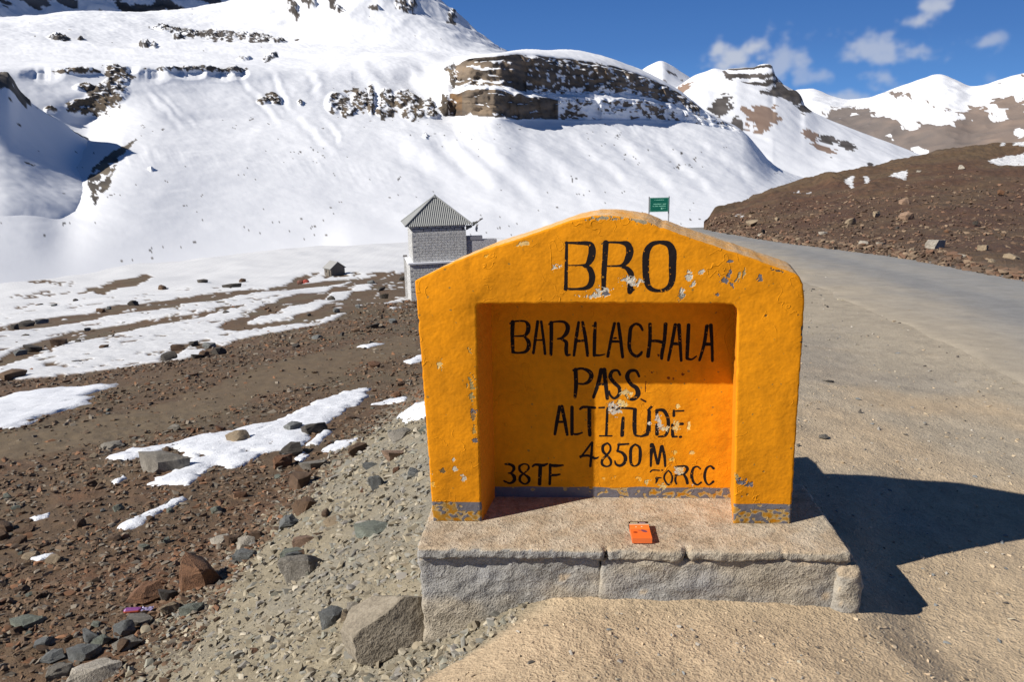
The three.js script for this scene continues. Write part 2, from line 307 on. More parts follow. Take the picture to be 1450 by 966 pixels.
{
  // the long slope, its bench, the table-topped cliff and the peak behind
  const cols = [-300, -100, 0, 100, 200, 300, 400, 450, 500, 550, 600, 640, 665, 700, 750, 800, 850, 900, 960, 1000, 1050, 1100, 1200, 1320];
  const rows = [
    { py: [470, 445, 432, 420, 408, 396, 384, 378, 364, 361, 358, 356, 355, 354, 352, 350, 348, 346, 344, 343, 341, 339, 335, 332], D: cols.map((c) => lin([-300, 0, 600, 1320], [165, 180, 225, 330], c)) },
    { py: [350, 330, 322, 316, 310, 306, 302, 300, 298, 296, 294, 292, 291, 290, 290, 290, 291, 292, 294, 296, 299, 303, 312, 320], D: cols.map((c) => lin([-300, 600, 900, 1320], [300, 320, 360, 440], c)) },
    { py: [265, 250, 244, 240, 237, 235, 233, 231, 230, 228, 226, 224, 223, 222, 222, 224, 227, 230, 236, 242, 252, 268, 288, 300], D: cols.map((c) => lin([-300, 600, 700, 960, 1320], [400, 420, 425, 540, 640], c)) },
    { py: [178, 176, 175, 174, 172, 170, 168, 166, 166, 167, 168, 166, 166, 167, 170, 171, 170, 170, 173, 180, 191, 240, 272, 292], D: [560, 560, 560, 560, 550, 550, 545, 540, 540, 540, 540, 550, 528, 520, 545, 572, 600, 632, 680, 708, 745, 780, 840, 920] },
    { py: [140, 140, 140, 140, 140, 140, 140, 140, 140, 140, 140, 133, 128, 128, 138, 142, 142, 143, 155, 173, 189, 239, 271, 291], D: [600, 600, 600, 600, 590, 590, 585, 580, 580, 580, 585, 560, 534, 526, 551, 578, 606, 638, 686, 713, 749, 784, 844, 924] },
    { py: [120, 120, 120, 120, 120, 120, 122, 122, 120, 120, 120, 120, 119, 120, 129, 133, 131, 134, 150, 170, 188, 238.6, 270.6, 290.6], D: [625, 625, 625, 625, 612, 612, 610, 605, 610, 615, 620, 590, 556, 546, 571, 596, 622, 652, 698, 722, 754, 788, 848, 928] },
    { py: [100, 100, 101, 98, 97, 98, 101, 100, 97, 94, 93, 96, 88, 84, 82, 88, 92, 106, 134, 162, 186, 238, 270, 290], D: [650, 650, 650, 650, 635, 635, 645, 645, 650, 655, 665, 625, 570, 562, 587, 612, 638, 668, 712, 732, 760, 793, 853, 933] },
    { py: [86, 86, 87, 86, 85, 86, 86, 84, 80, 76, 76, 84, 80, 76, 70, 70, 79, 97, 128, 159, 186, 238.5, 270.5, 290.5], D: [800, 800, 800, 800, 800, 800, 790, 780, 770, 760, 750, 690, 620, 620, 660, 700, 720, 745, 780, 790, 800, 830, 890, 960] },
    { py: [66, 66, 66, 64, 62, 60, 60, 62, 64, 68, 73, 78, 79, 78, 74, 74, 83, 101, 132, 163, 190, 243, 275, 295], D: [1150, 1150, 1150, 1150, 1150, 1140, 1100, 1050, 1000, 960, 930, 900, 880, 860, 900, 950, 980, 1020, 1080, 1100, 1150, 1200, 1300, 1400] },
    { py: [48, 48, 46, 44, 44, 44, 42, 38, 30, 30, 40, 55, 68, 79, 90, 92, 100, 115, 142, 173, 200, 253, 285, 305], D: [1260, 1260, 1260, 1260, 1260, 1250, 1200, 1150, 1120, 1090, 1070, 1050, 1040, 1030, 1040, 1080, 1100, 1140, 1200, 1220, 1260, 1300, 1400, 1500] },
    { py: [30, 29, 26, 17, 15, 8, -34, -66, -90, -60, -4, 27, 49, 73, 100, 110, 115, 125, 150, 180, 205, 255, 290, 310], D: [1500, 1500, 1500, 1500, 1500, 1500, 1500, 1480, 1450, 1400, 1350, 1310, 1280, 1240, 1200, 1200, 1220, 1250, 1300, 1320, 1360, 1400, 1500, 1600] },
    { py: [60, 60, 60, 55, 50, 40, 20, 10, 10, 30, 60, 90, 110, 130, 150, 155, 160, 170, 190, 215, 240, 290, 320, 340], D: cols.map(() => 1900) },
  ];
  rows.forEach((r, k) => { if (k > 2 && k < 8) r.D = r.D.map((d, i) => d + lin([700, 960, 1050, 1320], [0, 46, 40, 20], cols[i])); if (k) r.D = r.D.map((d, i) => d * lin([-300, 0, 640], [0.66, 0.76, 1], cols[i])); });
  const per = [34, 44, 60, 34, 26, 34, 26, 26, 40, 60, 12];
  const crags = [[478, 146, 20, 19], [492, 156, 16, 10], [512, 140, 16, 17], [526, 142, 6, 24], [548, 143, 13, 17], [545, 158, 15, 9], [574, 142, 20, 16], [590, 160, 28, 12], [612, 164, 10, 6], [607, 148, 11, 9], [630, 152, 8, 16],
    [389, 143, 13, 9, 0.6], [375, 147, 12, 5], [426, 148, 4, 4], [128, 152, 38, 14], [118, 155, 24, 10], [148, 128, 30, 9, -0.75], [168, 108, 22, 14, 0.7], [112, 104, 34, 5], [150, 140, 40, 18, -0.3], [120, 126, 18, 6], [72, 156, 10, 5], [83, 54, 17, 6, 0.1], [115, 55, 5, 3],
    [237, 43, 22, 5, 0.1], [270, 48, 34, 5, 0.14], [310, 51, 42, 6, 0.08], [360, 54, 40, 5, 0.06], [392, 57, 16, 3], [205, 62, 9, 4], [219, 65, 5, 4], [253, 53, 7, 4], [383, 80, 12, 4, -0.5], [347, 83, 12, 3, -0.2], [575, 14, 18, 8, 0.3], [585, 10, 6, 9], [642, 31, 9, 7, 0.4], [532, 17, 8, 3], [415, 20, 8, 14, -0.4], [440, 15, 10, 6], [480, 20, 14, 5, 0.5], [470, 4, 12, 5],
    [641, 108, 5, 16], [636, 98, 6, 5], [603, 196, 4, 5], [270, 98, 60, 3], [330, 99, 20, 3], [215, 240, 4, 2]];
  const scarp = [[182, 205], [196, 198], [186, 210], [168, 226], [166, 236], [160, 246], [156, 262], [146, 276], [136, 292], [128, 286], [130, 268], [124, 256], [132, 240], [150, 222]];
  const rims = [[60, 108, 34, 14], [215, 106, 30, 15], [265, 103, 34, 10], [315, 105, 26, 12], [342, 104, 12, 9], [190, 100, 14, 8]];
  const folds = [[335, 103, 398, 178, 4, 0.9], [383, 98, 412, 160, 4, 1.0], [410, 158, 478, 222, 5, 0.9], [300, 192, 450, 190, 7, -0.9], [455, 165, 486, 206, 4, 0.8], [600, 180, 700, 262, 9, 1.0], [655, 192, 770, 285, 8, 0.9], [198, 118, 268, 190, 4, 0.6], [208, 116, 282, 186, 3, 0.5], [740, 200, 850, 290, 10, 0.9], [800, 188, 900, 268, 6, 0.8], [860, 190, 960, 276, 7, 0.9], [920, 192, 1020, 284, 6, 0.8], [980, 194, 1085, 268, 6, 0.8], [540, 190, 640, 250, 12, 1.3], [500, 95, 560, 150, 8, 1.3], [560, 95, 640, 150, 8, 1.2], [440, 98, 452, 140, 6, 1.2], [520, 300, 640, 330, 12, 0.9], [700, 300, 800, 322, 8, 0.8]];
  const cliffAt = (u, v) => sstep(632, 645, u) * (1 - sstep(1035, 1062, u)) * sstep(2.96, 3.03, v) * (1 - sstep(6.0, 6.35, v));
  sheet('mountain', 'snow covered mountain with a dark rock cliff and a high peak', cols, rows, per, 1.6, (q, u, py, D, v) => {
    const s = D / 600, cl = cliffAt(u, v), a = q.x, b = q.z;
    let dy = s * (3.0 * fbm(a * 0.012, 0.3, b * 0.012, 3) + 0.8 * fbm(a * 0.05, 1.3, b * 0.05, 3) + 0.28 * fbm(a * 0.2, 2.3, b * 0.2, 3) + 0.55 * ridged((u - py * (0.35 + u * 0.0003)) * 0.03, 1.7, py * 0.009, 3) * sstep(0.8, 2.2, v) * (1 - sstep(6, 7, v)) * sstep(-0.15, 0.3, fbm(a * 0.008, 7.7, b * 0.008, 2) + (u - 700) * 0.0004)) * sstep(0, 1, v) * (1 - 0.6 * cl);
    // gullies that run down the slope, and the scalloped rim of the bench
    const gl = ridged(u * 0.007 + py * 0.0045, 4.4, py * 0.003, 3); dy += s * 0.8 * gl * sstep(0.6, 2, v) * (1 - sstep(6.2, 7, v)) * (1 - cl);
    const rim = sstep(4.4, 5.9, v) * (1 - sstep(6.05, 6.4, v)) * (1 - sstep(600, 640, u)), rm = blob(rims, u, py);
    let dr = rim * (5 * fbm(q.x * 0.02, 2.2, q.z * 0.02, 3) + 7 * clamp(rm * 1.6, 0, 1) * (0.35 + ridged(u * 0.03, 2.2, 0.4, 3)));
    dy += 9 * s * sstep(8.2, 10, v) * (1 - sstep(10.4, 11, v)) * ridged(q.x * 0.009 + q.z * 0.003, 8.8, q.z * 0.004, 4) * sstep(280, 420, u);
    if (cl > 0) { dr += cl * (9 * ridged(q.x * 0.035, q.y * 0.012, q.z * 0.035, 4) + 5 * fbm(q.x * 0.12, q.y * 0.2, q.z * 0.12, 3) + 3.2 * n3(0.3, q.y * 0.28 + 0.02 * q.x, 0.7)); dy += cl * 1.6 * n3(q.x * 0.06, q.y * 0.3, q.z * 0.06); }
    for (const [u0, p0, u1, p1, w, dp] of folds) { const ex = u1 - u0, ey = p1 - p0, t = ((u - u0) * ex + (py - p0) * ey) / (ex * ex + ey * ey); if (t < -0.1 || t > 1.1) continue; const L = Math.hypot(ex, ey), wob = 5 * n3(t * 5, u0, 0.5), d = ((u - u0) * ey - (py - p0) * ex) / L + wob; if (Math.abs(d) < w * 4) dy += s * dp * (u < 500 ? 0.4 : 0.8) * sstep(-0.1, 0.3, t) * (1 - sstep(0.75, 1.1, t)) * (Math.exp(-(((d - w) / w) ** 2)) - Math.exp(-(((d + w) / w) ** 2))); }
    const gu = u - lin([150, 200, 250, 320], [132, 118, 104, 94], py), gk = sstep(0.1, 2, v) * (1 - sstep(2.9, 4.4, v)); dr += gk * (20 * Math.exp(-((gu / 34) ** 2)) - 13 * Math.exp(-(((gu - 100) / 75) ** 2)));
    const cr = blob(crags, u, py) * (v > 9.4 ? 0.35 : 1); if (cr > 0) { const k = sstep(0, 0.45, cr); dr -= k * 3.6 * Math.max(0, ridged(q.x * 0.09, q.y * 0.06, q.z * 0.09, 4)) * s; dy += k * s * (2.4 * ridged(q.x * 0.13, 0.3, q.z * 0.13, 3) + 1.6 * fbm(q.x * 0.4, 1.3, q.z * 0.4, 2)); }
    const L = Math.hypot(q.x, q.z); q.x += q.x / L * dr; q.z += q.z / L * dr; q.y += dy;
  }, (u, py, x, y, z, nx, ny, nz, v) => {
    const D = Math.hypot(x, z), s = 600 / D, cl = cliffAt(u, v), f = fbm(x * 0.05 * s, y * 0.08 * s, z * 0.05 * s, 4), fine = fbm(x * 0.25 * s, y * 0.3 * s, z * 0.25 * s, 3);
    let rock = 0, warm = [0.21, 0.15, 0.10];
    if (cl > 0.3) {
      const up = v > 4.9, lo = v < 4.05;
      rock = ny < (up ? 0.80 : lo && u < 790 ? 0.78 : 0.5) + 0.35 * fine + 0.15 * f ? 1 : 0;
      if (u < 708) warm = [0.26, 0.19, 0.125];
      if (u < 655 && v < 4) warm = [0.33, 0.18, 0.07];
      if (!up && !lo && fine > -0.3) rock = 0;
      if (lo && u > 790 && f + fine * 0.8 > -0.06) rock = 0;
      if (up && u > 745 && (fine > 0.24 || (v < 5.3 && f + fine > 0.12))) rock = 0;
      if (u > 990 && f + fine > 0.0) rock = 0;
    }
    if (inPoly(scarp, u + fine * 7, py + f * 8) && (py < 232 || fine > -0.12)) { rock = 1; warm = [0.20, 0.16, 0.11]; }
    const cr = blob(crags, u, py); if (cr + f * 0.9 + fine * 0.9 > 0.12 && ny < 0.86 + fine * 0.5) { rock = 1; warm = py > 100 ? [0.155, 0.115, 0.075] : [0.11, 0.095, 0.085]; }
    if (v > 0.3 && v < 3 && fine + 0.35 * n3(x * 1.1, y, z * 1.1) > 0.56 + 0.3 * n3(u * 0.012, 1, py * 0.02)) { rock = 1; warm = [0.2, 0.17, 0.14]; }
    if (v > 7.5 && fine > 0.42 && f > 0.05) rock = 1;
    return rock ? rockTone(x, y, z, 0.06 * s, warm) : C.snow;
  });
  // dark crags far behind at the upper left, turned from the sun
  const c2 = [-350, -100, 100, 250, 300, 420];
  sheet('mountain', 'shaded snowy mountain face behind the bright bench', c2, [
    { py: [60, 55, 50, 45, 40, 40], D: [1900, 2100, 2350, 2600, 2700, 2900] }, { py: [-20, -25, -30, -34, -36, -30], D: [2050, 2260, 2520, 2790, 2890, 3090] }, { py: [-110, -120, -120, -110, -100, -80], D: [2150, 2360, 2620, 2900, 3000, 3200] }, { py: [0, 0, 0, 0, 0, 0], D: [3600, 3600, 3600, 3600, 3600, 3600] }],
  [40, 26, 4], 2.5, (q, u, py, D, v) => { q.y += 26 * ridged(q.x * 0.006, q.y * 0.004, q.z * 0.006, 4) * sstep(0, 0.3, v); }, (u, py, x, y, z, nx, ny) => (fbm(x * 0.01, y * 0.02, z * 0.01, 4) > 0.1 || ny < 0.35 ? rockTone(x, y, z, 0.012, [0.17, 0.16, 0.155]) : C.snow));
  // the spur at the left, its flank turned from the sun
  const c6 = [-420, -250, -120, -60, 0, 12, 30, 60, 90, 112, 128];
  sheet('mountain', 'shadowed snow spur with dark rocks along its crest', c6, [
    { py: [520, 500, 465, 445, 424, 420, 412, 400, 388, 376, 366], D: [180, 184, 190, 194, 200, 202, 206, 214, 226, 238, 250] },
    { py: [360, 340, 315, 305, 296, 294, 292, 290, 288, 285, 283], D: [225, 230, 238, 243, 250, 252, 256, 263, 271, 280, 290] },
    { py: [250, 225, 205, 200, 205, 207, 212, 222, 232, 240, 244], D: [280, 286, 296, 303, 311, 313, 317, 325, 335, 345, 355] },
    { py: [70, 72, 78, 88, 108, 108, 134, 157, 176, 191, 199], D: [330, 336, 348, 356, 368, 371, 376, 388, 404, 420, 432] },
    { py: [90, 95, 108, 125, 160, 165, 190, 215, 240, 260, 270], D: [420, 430, 440, 450, 460, 462, 468, 478, 490, 500, 505] }],
  [30, 60, 70, 8], 2.0, (q, u, py, D, v) => { q.y += (2.2 * fbm(q.x * 0.02, 0.2, q.z * 0.02, 3) + 0.5 * fbm(q.x * 0.12, 0.2, q.z * 0.12, 3)) * sstep(0, 0.5, v) + (v > 2.7 ? 2.2 * sstep(2.7, 2.95, v) * (u < 45 ? 1 : 0.3) * ridged(q.x * 0.09, 1.1, q.z * 0.09, 3) : 0); },
  (u, py, x, y, z, nx, ny, nz, v) => { const f = fbm(x * 0.12, y * 0.16, z * 0.12, 4), k = v - 2.72 - (u > 45 ? 0.2 : 0) - (u > 0 && u < 40 ? -0.08 : 0); return k + f * 0.45 > 0.05 || f > 0.5 ? rockTone(x, y, z, 0.1, [0.15, 0.13, 0.11]) : C.snow; });
  // the peak with a banded rock crown, further right
  const c3 = [900, 930, 960, 985, 1000, 1012, 1025, 1040, 1060, 1085, 1093, 1098, 1108, 1120, 1132, 1140, 1160, 1200, 1250, 1290, 1310, 1330];
  const sk = [150, 138, 122, 106, 101, 97, 99, 97, 96, 91, 94, 108, 118, 126, 134, 150, 163, 180, 199, 214, 223, 232];
  sheet('mountain', 'snowy peak with a banded dark rock crown', c3, [
    { py: c3.map((c) => lin([900, 1100, 1200, 1330], [300, 310, 310, 290], c)), D: c3.map((c) => lin([900, 1330], [900, 1050], c)) },
    { py: c3.map((c) => lin([900, 1000, 1093, 1160, 1250, 1330], [215, 195, 205, 225, 240, 255], c)), D: c3.map((c) => lin([900, 1330], [1200, 1330], c)) },
    { py: sk.map((p, i) => Math.max(p + 5, lin([900, 985, 1040, 1085, 1120, 1160, 1250, 1330], [160, 116, 112, 122, 142, 168, 203, 238], c3[i]))), D: c3.map((c) => lin([900, 1330], [1500, 1590], c)) },
    { py: sk, D: c3.map((c) => lin([900, 1330], [1540, 1650], c)) },
    { py: sk.map((p) => p + 60), D: c3.map(() => 2200) }],
  [50, 50, 26, 6], 1.4, (q, u, py, D, v) => { q.y += (9 * fbm(q.x * 0.006, 0.4, q.z * 0.006, 4) + 1.5 * fbm(q.x * 0.03, 3.3, q.z * 0.03, 3)) * sstep(0.2, 1, v) * (1 - sstep(2.3, 2.9, v)) + (v > 1.9 && u > 1030 && u < 1140 ? 2.5 * n3(q.x * 0.05, q.y * 0.12, q.z * 0.05) : 0); },
  (u, py, x, y, z, nx, ny, nz, v) => {
    const f = fbm(x * 0.02, y * 0.03, z * 0.02, 4), fine = fbm(x * 0.08, y * 0.1, z * 0.08, 3), J = f * 0.7 + fine * 0.8;
    if (v > 1.9 && u > 1026 && u < 1142 && v < 2.96 && Math.sin(y * 0.42 + f * 3) + J * 1.6 > 0.15) return rockTone(x, y, z, 0.03, [0.17, 0.145, 0.13]);
    if (blob([[1108, 128, 30, 9, 0.75], [1127, 140, 12, 15], [1090, 134, 26, 5, 0.1], [1137, 155, 12, 10, 0.8], [1030, 108, 14, 4, 0.9], [1020, 155, 16, 22, 0.5], [1040, 178, 14, 12]], u, py) + J > 0.22) return rockTone(x, y, z, 0.03, [0.15, 0.13, 0.12]);
    if (blob([[1080, 168, 24, 17, -0.3], [1060, 160, 14, 5, 0.4], [965, 128, 22, 6, -0.7], [1146, 192, 20, 12, 0.7], [1165, 207, 30, 6, 0.25]], u, py) + J * 1.2 > (u > 1130 ? 0.34 : 0.12)) return mix3([0.19, 0.12, 0.085], [0.25, 0.17, 0.125], clamp(0.5 + f * 2, 0, 1));
    if (blob([[1172, 197, 18, 8, 0.2], [1198, 207, 17, 8, 0.2], [1232, 232, 5, 9]], u, py) + J > 0.25) return rockTone(x, y, z, 0.03, [0.14, 0.12, 0.11]);
    return fine > 0.55 ? rockTone(x, y, z, 0.03, [0.2, 0.17, 0.15]) : C.snow;
  });
  // white cone behind, and the far range on the right
  const c4 = [880, 905, 920, 936, 950, 965, 980, 1010];
  sheet('mountain', 'small white snow cone between the cliff and the banded peak', c4, [{ py: c4.map(() => 160), D: c4.map(() => 2200) }, { py: [118, 102, 92, 86, 92, 102, 112, 130], D: [2500, 2480, 2460, 2450, 2470, 2490, 2510, 2540] }, { py: c4.map(() => 150), D: c4.map(() => 3000) }], [40, 6], 2, (q, u, py, D, v) => { q.y += 8 * fbm(q.x * 0.01, 0.4, q.z * 0.01, 3) * Math.min(1, v * 3) * (v < 0.9 ? 1 : 0.3); },
    (u, py, x, y, z) => (fbm(x * 0.02, y * 0.04, z * 0.02, 4) > 0.36 ? rockTone(x, y, z, 0.01, [0.2, 0.17, 0.15]) : C.snow));
  const c5 = [1090, 1130, 1150, 1180, 1200, 1225, 1250, 1280, 1310, 1330, 1350, 1375, 1395, 1420, 1450, 1500, 1600, 1750], s5 = [140, 129, 127, 137, 141, 139, 132, 122, 111, 107, 113, 123, 120, 113, 105, 92, 80, 70];
  sheet('mountain', 'distant brown mountain range streaked with snow', c5, [
    { py: c5.map(() => 250), D: c5.map((c) => lin([1090, 1750], [2300, 1500], c)) },
    { py: s5.map((p) => lerp(p, 240, 0.45)), D: c5.map((c) => lin([1090, 1330, 1750], [3000, 2600, 2000], c)) },
    { py: s5, D: c5.map((c) => lin([1090, 1330, 1400, 1750], [4200, 3300, 3400, 2700], c)) },
    { py: c5.map(() => 200), D: c5.map(() => 5200) }],
  [70, 70, 6], 1.5, (q, u, py, D, v) => { q.y += (40 * ridged(q.x * 0.0022, 0.4, q.z * 0.0022 + q.x * 0.001, 4) - 12) * sstep(0.1, 0.8, v) * (1 - 0.75 * sstep(1.5, 1.95, v)) + 6 * fbm(q.x * 0.012, 1, q.z * 0.012, 3) * sstep(0, 0.5, v) * (v < 2 ? 1 : 0); },
  (u, py, x, y, z, nx, ny, nz, v) => {
    const f = fbm(u * 0.02 + py * 0.02, py * 0.06 - u * 0.025, 2.2, 4), fine = fbm(x * 0.012, y * 0.02, z * 0.012, 4);
    const line = lin([1090, 1200, 1260, 1300, 1340, 1380, 1420, 1450, 1750], [200, 152, 188, 186, 178, 168, 150, 148, 140], u);
    if (blob([[1300, 216, 16, 5, 0.2], [1442, 190, 10, 12, -0.5], [1450, 212, 20, 4, -0.4]], u, py) + fine > 0.2) return C.snow;
    if (u < 1205 && f * 60 + fine * 25 > 18 - (170 - py)) return C.snow;
    if (py + f * 52 + fine * 26 < line && !(f > 0.28 && fine > -0.1)) return C.snow;
    return mix3([0.148, 0.124, 0.111], [0.195, 0.145, 0.115], clamp(0.35 + fine + (u - 1330) / 300, 0, 1)).map((k) => k * (1 + 0.3 * fine));  // distance haze is put into the rock colour as a greyer brown
  });
}

// ------------------------------------------------------------------ the brown hillside right of the road
const hillCols = [996, 1003, 1012, 1040, 1078, 1124, 1186, 1248, 1295, 1357, 1450, 1600, 1800, 2100], hillFoot = [326, 327, 329, 334, 341, 348, 356, 364, 372, 384, 403, 436, 490, 590];
const hillTop = [325, 316, 303, 294, 279, 266, 251, 238, 228, 218, 209, 190, 170, 150];
const footD = hillCols.map((c, i) => { const p = hit(c, hillFoot[i]); return Math.hypot(p.x, p.z); });
const hillFootD = pchip(hillCols, footD), hillFootY = pchip(hillCols, hillFoot), hillTopY = pchip(hillCols, hillTop), topD = pchip(hillCols, hillCols.map((c) => lin([996, 1012, 1100, 1450, 2100], [54, 57, 66, 74, 66], c)));
const hillSnow = [[[1194, 264], [1200, 257], [1210, 255], [1206, 262], [1209, 269]], [[1222, 256], [1229, 255], [1231, 262], [1224, 263]], [[1256, 254], [1270, 250], [1284, 246], [1282, 256], [1276, 259], [1270, 255]], [[1398, 233], [1412, 227], [1450, 222], [1500, 218], [1500, 228], [1450, 234], [1412, 236]], [[1428, 212], [1450, 204], [1510, 198], [1500, 206], [1450, 214]], [[1119, 278], [1130, 273], [1133, 277]], [[1137, 277], [1147, 274], [1146, 278]], [[1040, 307], [1053, 304], [1051, 308]], [[1410, 214], [1424, 210], [1420, 214]]];
const hillPoint = (u, t) => atDist(u, lerp(hillFootY(u), hillTopY(u), t), lerp(hillFootD(u), topD(u), t ** 1.35));
{
  const rows = [
    { py: hillFoot.map((p) => p + 7), D: footD.map((d) => d * 0.985) }, { py: hillFoot, D: footD.map((d) => d + 0.15) },
    ...[0.12, 0.35, 0.65, 0.9, 1].map((t) => ({ py: hillCols.map((c, i) => lerp(hillFoot[i], hillTop[i], t)), D: hillCols.map((c, i) => lerp(footD[i], topD(c), t ** 1.35)) })),
    { py: hillTop.map((p) => p + 14), D: hillCols.map((c) => topD(c) + 25) }];
  const o = sheet('hillside', 'bare brown hillside with scattered stones beside the road', hillCols, rows, [4, 26, 50, 60, 60, 30, 6], 1.7, (q, u, py, D, v) => {
    const k = sstep(1.2, 2.2, v), m = D / 30; let h = 0.35 * sstep(4, 6, v) + m * (0.22 * fbm(q.x * 0.16, 0.3, q.z * 0.16, 3) + 0.09 * fbm(q.x * 0.9, 0.3, q.z * 0.9, 3) + 0.03 * n3(q.x * 4, 1, q.z * 4)) * k;
    const cr = blob([[1175, 262, 25, 12], [1235, 266, 34, 9, -0.25], [1110, 283, 30, 7, -0.2]], u, py); if (cr > 0) h += cr * 0.22 * ridged(q.x * 0.7, 2, q.z * 0.7, 3) * m;
    if (u > 1330) h += sstep(1330, 1400, u) * sstep(1.05, 1.5, v) * (1 - sstep(2.1, 3.2, v)) * (0.06 + 0.10 * fbm(q.x * 1.3, 3, q.z * 1.3, 3) + 0.03 * n3(q.x * 6, 2, q.z * 6));
    q.y += h;
  }, (u, py, x, y, z, nx, ny, nz, v) => {
    const f = fbm(x * 0.25, 1, z * 0.25, 4), fine = fbm(x * 1.6, 3, z * 1.6, 4);
    for (const p of hillSnow) if (inPoly(p, u + fine * 4, py + fine * 4)) return C.snow;
    let c = mix3([0.096, 0.047, 0.024], [0.114, 0.069, 0.035], sstep(-0.2, 0.3, f));
    c = mix3(c, [0.19, 0.145, 0.095], sstep(2.4, 1.3, v + f * 1.5) * 0.7); c = mix3(c, [0.115, 0.075, 0.038], sstep(4.4, 6, v + f) * 0.7);
    return c.map((k) => k * (1 + 0.7 * fine));
  });
  const p = o.geometry.attributes.position, uv = new Float32Array(p.count * 2); for (let i = 0; i < p.count; i++) { uv[2 * i] = p.getX(i); uv[2 * i + 1] = p.getZ(i); }
  o.geometry.setAttribute('uv', new THREE.BufferAttribute(uv, 2)); o.material.map = gritMap; o.material.bumpMap = gritBump; o.material.bumpScale = 0.03;
}

// ------------------------------------------------------------------ the yellow marker
const PLINTH_TOP = 0.17;
const mA = atHeight(611, 738, PLINTH_TOP), mB = atHeight(1118, 742, PLINTH_TOP);
const mX = mB.clone().sub(mA).normalize(), mN = new THREE.Vector3(-mX.z, 0, mX.x), mYaw = -Math.atan2(mX.z, mX.x);
const face = (px, py, back = 0) => {                                              // pixel -> metres on the marker's face (or a plane behind it)
  const d = ray(px, py), o = mA.clone().addScaledVector(mN, -back), t = o.clone().sub(camera.position).dot(mN) / d.dot(mN), q = d.multiplyScalar(t).add(camera.position).sub(mA);
  return [q.dot(mX), q.y];
};
const strokes = [];
function letters(x0, y0, k, list) { for (const l of list) strokes.push(l.map(([x, y, w]) => [x0 + x / k, y0 + y / k, w / k])); }
letters(785, 330, 8.055, [
  [[140, 110, 30], [135, 380, 36], [130, 640, 40]], [[125, 112, 18], [250, 115, 30], [400, 125, 50], [430, 200, 75], [415, 290, 75], [370, 360, 40], [300, 368, 16], [150, 370, 10]], [[330, 375, 20], [400, 410, 55], [430, 500, 65], [410, 590, 60], [350, 630, 40], [250, 640, 24], [120, 640, 30]],
  [[585, 115, 60], [575, 300, 55], [565, 450, 55], [560, 640, 45]], [[540, 125, 14], [600, 108, 20], [740, 110, 26], [830, 130, 60], [860, 210, 75], [840, 290, 70], [800, 350, 45], [740, 375, 24], [600, 378, 14]], [[760, 385, 24], [820, 400, 40], [865, 450, 60], [880, 490, 50]], [[860, 580, 40], [865, 640, 65], [860, 672, 50]], [[880, 670, 14], [912, 645, 12]],
  [[1200, 105, 34], [1110, 130, 50], [1050, 220, 70], [1040, 380, 70], [1050, 540, 65], [1090, 630, 50], [1190, 660, 30], [1290, 630, 50], [1340, 540, 65], [1345, 380, 75], [1345, 220, 80], [1300, 130, 60], [1200, 105, 34]]]);
const nGable = strokes.length;
letters(710, 445, 9.0625, [
  [[110, 120, 20], [180, 92, 24], [300, 92, 26], [345, 150, 55], [335, 230, 55], [290, 275, 30], [170, 283, 18]], [[145, 100, 55], [140, 280, 50], [150, 480, 45]], [[300, 290, 30], [345, 350, 50], [350, 420, 55], [310, 480, 40], [220, 497, 26], [140, 490, 30]],
  [[465, 95, 40], [440, 280, 40], [410, 500, 36]], [[510, 95, 35], [540, 320, 36], [560, 510, 36]], [[440, 335, 20], [540, 330, 24]],
  [[640, 110, 50], [640, 300, 48], [635, 520, 40]], [[610, 130, 24], [680, 98, 22], [800, 100, 34], [850, 160, 55], [835, 240, 55], [780, 300, 34], [720, 318, 20]], [[760, 315, 26], [830, 360, 46], [830, 450, 50], [840, 520, 40], [880, 520, 20]],
  [[990, 105, 36], [960, 300, 46], [930, 530, 34]], [[1040, 105, 40], [1080, 320, 46], [1105, 530, 40]], [[960, 345, 34], [1070, 340, 34]],
  [[1205, 110, 36], [1195, 300, 48], [1190, 530, 42]], [[1190, 525, 34], [1260, 528, 26], [1325, 515, 16]], [[1170, 150, 18], [1200, 130, 20]]]);
letters(860, 445, 9.0625, [
  [[90, 120, 40], [50, 300, 40], [5, 540, 40]], [[140, 120, 40], [165, 300, 46], [195, 550, 40]], [[50, 350, 34], [160, 350, 34]], [[85, 310, 24], [110, 305, 24]],
  [[450, 205, 26], [420, 150, 40], [360, 125, 30], [300, 180, 44], [285, 300, 50], [280, 420, 46], [310, 500, 40], [370, 540, 40], [420, 515, 40], [440, 485, 28]],
  [[545, 130, 44], [545, 330, 46], [520, 540, 50]], [[745, 130, 50], [730, 330, 46], [700, 500, 46], [695, 570, 36]], [[545, 345, 28], [640, 345, 40], [730, 370, 40]],
  [[870, 135, 44], [830, 350, 44], [780, 590, 36]], [[915, 140, 50], [930, 350, 44], [945, 595, 36]], [[830, 380, 40], [930, 380, 40]],
  [[1040, 140, 46], [1030, 350, 50], [1020, 560, 44]], [[1020, 570, 38], [1080, 580, 26], [1140, 540, 20]],
  [[1275, 150, 46], [1240, 380, 44], [1180, 590, 34]], [[1325, 145, 50], [1340, 380, 40], [1345, 600, 36]], [[1250, 385, 44], [1340, 385, 40]]]);
